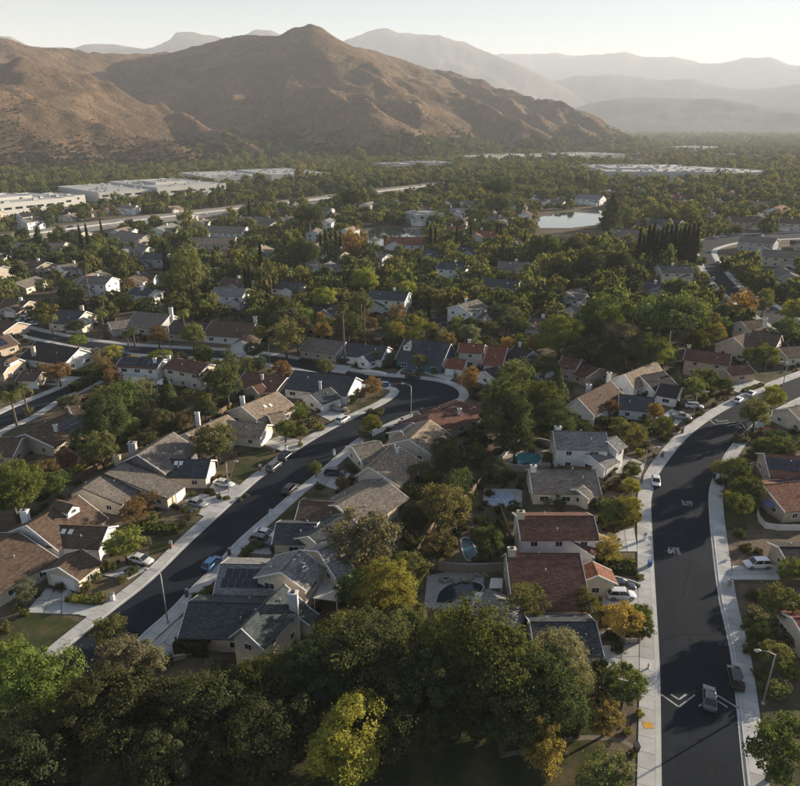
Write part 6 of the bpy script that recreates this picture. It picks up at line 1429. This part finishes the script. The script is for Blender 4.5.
def wheelie(px, py, mat, label, rz=0):
    p = P(px, py, .12); root = empty('wheelie_bin', p, rz); mb = MB(); mb.v = [(-.26, -.28, .06), (.26, -.28, .06), (.26, .28, .06), (-.26, .28, .06), (-.32, -.36, 1.0), (.32, -.36, 1.0), (.32, .36, 1.0), (-.32, .36, 1.0)]
    mb.f = [(3, 2, 1, 0), (4, 5, 6, 7), (0, 1, 5, 4), (1, 2, 6, 5), (2, 3, 7, 6), (3, 0, 4, 7)]; put('bin_body', mb.mesh('bin_body', mat), root); mb = MB(); mb.box((0, -.02, 1.04), (.7, .8, .08)); put('lid', mb.mesh('lid', mat), root)
    for s in (-1, 1): mb = MB(); mb.tube([(s*.28-.03, .3, .12), (s*.28+.03, .3, .12)], [.12, .12], 10); put('wheel', mb.mesh('wheel', 'black_plastic'), root)
    tag(root, label, 'bin')
wheelie(649.5, 566, 'blue_plastic', 'blue wheelie bin at the kerb of the curving road'); wheelie(636, 751, 'black_plastic', 'black wheelie bin on bare earth by the inner pavement')

def fence(pts, h, label, mat='wood_fence', post='wood_fence', step=2.4, rail=True, board=.0, name='garden_fence'):
    line = crom([P(*p) for p in pts], step); O = line[0].copy(); root = empty(name, O)
    for i in range(len(line)-1):
        a, b_ = line[i]-O, line[i+1]-O; d = (b_-a); L = d.length; rz = math.atan2(d.y, d.x); c = (a+b_)/2
        M = Matrix.Translation(c) @ Matrix.Rotation(rz, 4, 'Z')
        mb = MB(); mb.box((0, 0, h/2+.05), (L-.14, .05, h-.1), M); put('panel', mb.mesh('panel', mat), root)
    for v in line:
        mb = MB(); v = v-O; mb.box((v.x, v.y, (h+.1)/2), (.12, .12, h+.1)); put('post', mb.mesh('post', post), root)
    tag(root, label, 'fence')
def garden_wall(pts, h, label, mat='block_wall', w=.22):
    line = crom([P(*p) for p in pts], 3.0); O = line[0].copy(); ln = [v-O for v in line]; root = empty('garden_wall', O)
    mb = band(offs(ln, w/2), offs(ln, -w/2), -.05, h); put('wall_body', mb.mesh('wall_body', mat), root); mb = band(offs(ln, w/2+.05), offs(ln, -w/2-.05), h+.004, h+.09); put('coping', mb.mesh('coping', 'concrete'), root); tag(root, label, 'wall')
garden_wall([(432, 569), (460, 573), (502, 572)], 1.8, 'tan block wall behind the dark pool'); garden_wall([(494, 467), (520, 472), (550, 470)], 1.6, 'tan retaining wall below the turquoise pool'); fence([(496, 465), (509, 453), (518, 447)], 1.6, 'white railing fence beside the turquoise pool terrace', 'white_trim', 'white_trim'); garden_wall([(517, 446), (538, 444), (552, 447)], 1.5, 'curved tan wall above the turquoise pool')
garden_wall([(598, 640), (606, 632), (622, 643), (640, 643)], .9, 'curved low garden wall under the gold-tipped tree'); garden_wall([(600, 583), (620, 580), (640, 588)], .7, 'low curved wall above the two-car driveway')
fence([(757, 516), (760, 525), (768, 530), (784, 531), (806, 531)], 1.4, 'cream balustrade fence below the rust-roofed house', 'flat_patio', 'flat_patio')
fence([(462, 505), (478, 488), (494, 468)], 1.8, 'dark wooden fence climbing towards the turquoise pool'); fence([(70, 520), (95, 505), (112, 496)], 1.7, 'wooden fence behind the long grey house') if False else None
fence([(176, 357), (190, 359), (204, 358)], .9, 'white picket fence before the dark low-roofed house', 'white_trim', 'white_trim', 1.2); fence([(362, 372), (375, 373), (386, 375)], .9, 'white picket fence at the street bend', 'white_trim', 'white_trim', 1.2)
fence([(112, 463), (90, 474), (70, 486)], 1.7, 'wooden back fence beside the chimneys of the grey house'); fence([(60, 448), (90, 470)], 1.7, 'wooden fence dividing gardens below the palms'); fence([(70, 404), (95, 398), (120, 396)], 1.8, 'wooden fence below the tall hedge'); fence([(150, 395), (170, 400), (200, 402)], 1.7, 'wooden fence behind the cream maroon-roofed house'); fence([(232, 408), (215, 418), (188, 425)], 1.7, 'wooden fence behind the tan skylight house'); fence([(470, 420), (478, 440), (466, 462)], 1.7, 'wooden fence beside the tall dark tree'); fence([(455, 500), (430, 535), (412, 565)], 1.7, 'wooden fence between the garden belts'); fence([(558, 472), (600, 474)], 1.6, 'wooden fence under the white pool house'); fence([(500, 512), (512, 545)], 1.6, 'wooden fence beside the narrow pool')
garden_wall([(150, 664), (172, 660), (214, 652)], .6, 'low dark garden wall at the forecourt edge'); garden_wall([(600, 690), (620, 680), (640, 690)], .6, 'low wall by the inner pavement')

# parasol on the right
p = P(769, 513, 0); root = empty('garden_parasol', p); mb = MB(); k = 10
mb.v = [(1.5*math.cos(6.283*i/k), 1.5*math.sin(6.283*i/k), 2.2) for i in range(k)]+[(0, 0, 2.75)]; mb.f = [(i, (i+1) % k, k) for i in range(k)]; put('canopy', mb.mesh('canopy', 'umbrella_blue'), root)
mb = MB(); mb.tube([(0, 0, 0), (0, 0, 2.7)], [.04, .04], 6); put('pole', mb.mesh('pole', 'steel'), root); mb = MB(); mb.tube([(0, 0, 0), (0, 0, .12)], [.35, .3], 10); put('base', mb.mesh('base', 'concrete'), root); tag(root, 'lilac-blue garden parasol behind the cream balustrade', 'parasol')

# ------------------------------------------------------------ labels that single each thing out
LAND += [('the lake', 392, 236), ('the lake arm', 575, 219), ('the dense cypress row', 664, 248), ('the golden hill foot', 150, 168), ('the upper road bend', 712, 250), ('the park path', 580, 740), ('the turquoise pool', 525, 459), ('the dark pool', 458, 592), ('the speed hump chevrons', 700, 700), ('the wide driveway', 62, 604), ('the two-car driveway', 620, 597), ('the cross road', 770, 312), ('the round covered pool', 502, 498), ('the narrow pool', 469, 549), ('the middle street', 440, 320), ('the short cypress row', 331, 242), ('the freeway edge', 60, 240), ('the freeway middle', 240, 212), ('the far freeway', 430, 186), ('the huge umbrella pine', 672, 312), ('the tallest eucalyptus', 190, 270), ('the two tall fan palms', 355, 330), ('the green lawn corner', 30, 632), ('the golden park tree', 546, 745), ('the yellow-green park tree', 340, 740), ('the side street palms', 23, 395), ('the short street', 50, 405)]
ORD = ['', 'second', 'third', 'fourth', 'fifth', 'sixth', 'seventh', 'eighth', 'ninth', 'tenth', 'eleventh', 'twelfth']
groups_ = {}
for o, ph, cat, grp, w_ in PENDING:
    x, y, _ = proj(w_); bst = min(LAND, key=lambda q: (q[1]-x)**2+((q[2]-y)*1.3)**2); dx, dy = x-bst[1], y-bst[2]
    if abs(dx) > 1.2*abs(dy): rel = 'just left of' if dx < 0 else 'just right of'
    else: rel = 'behind' if dy < 0 else 'in front of'
    if math.hypot(dx, dy) < 7: rel = 'beside'
    groups_.setdefault((ph, rel, bst[0]), []).append((math.hypot(dx, dy), x, o, cat, grp))
for (ph, rel, nick), items in groups_.items():
    items.sort(key=lambda t: t[0])
    for i, (d, x, o, cat, grp) in enumerate(items):
        base = f'{ph} {rel} {nick}'
        if len(items) > 1: base += ', nearest' if i == 0 else f', {ORD[i] if i < 12 else "last"} nearest'
        w_ = base.split()
        tag(o, ' '.join(w_[:16]), cat, grp)
# freeway cars and other long labels stay within the limit
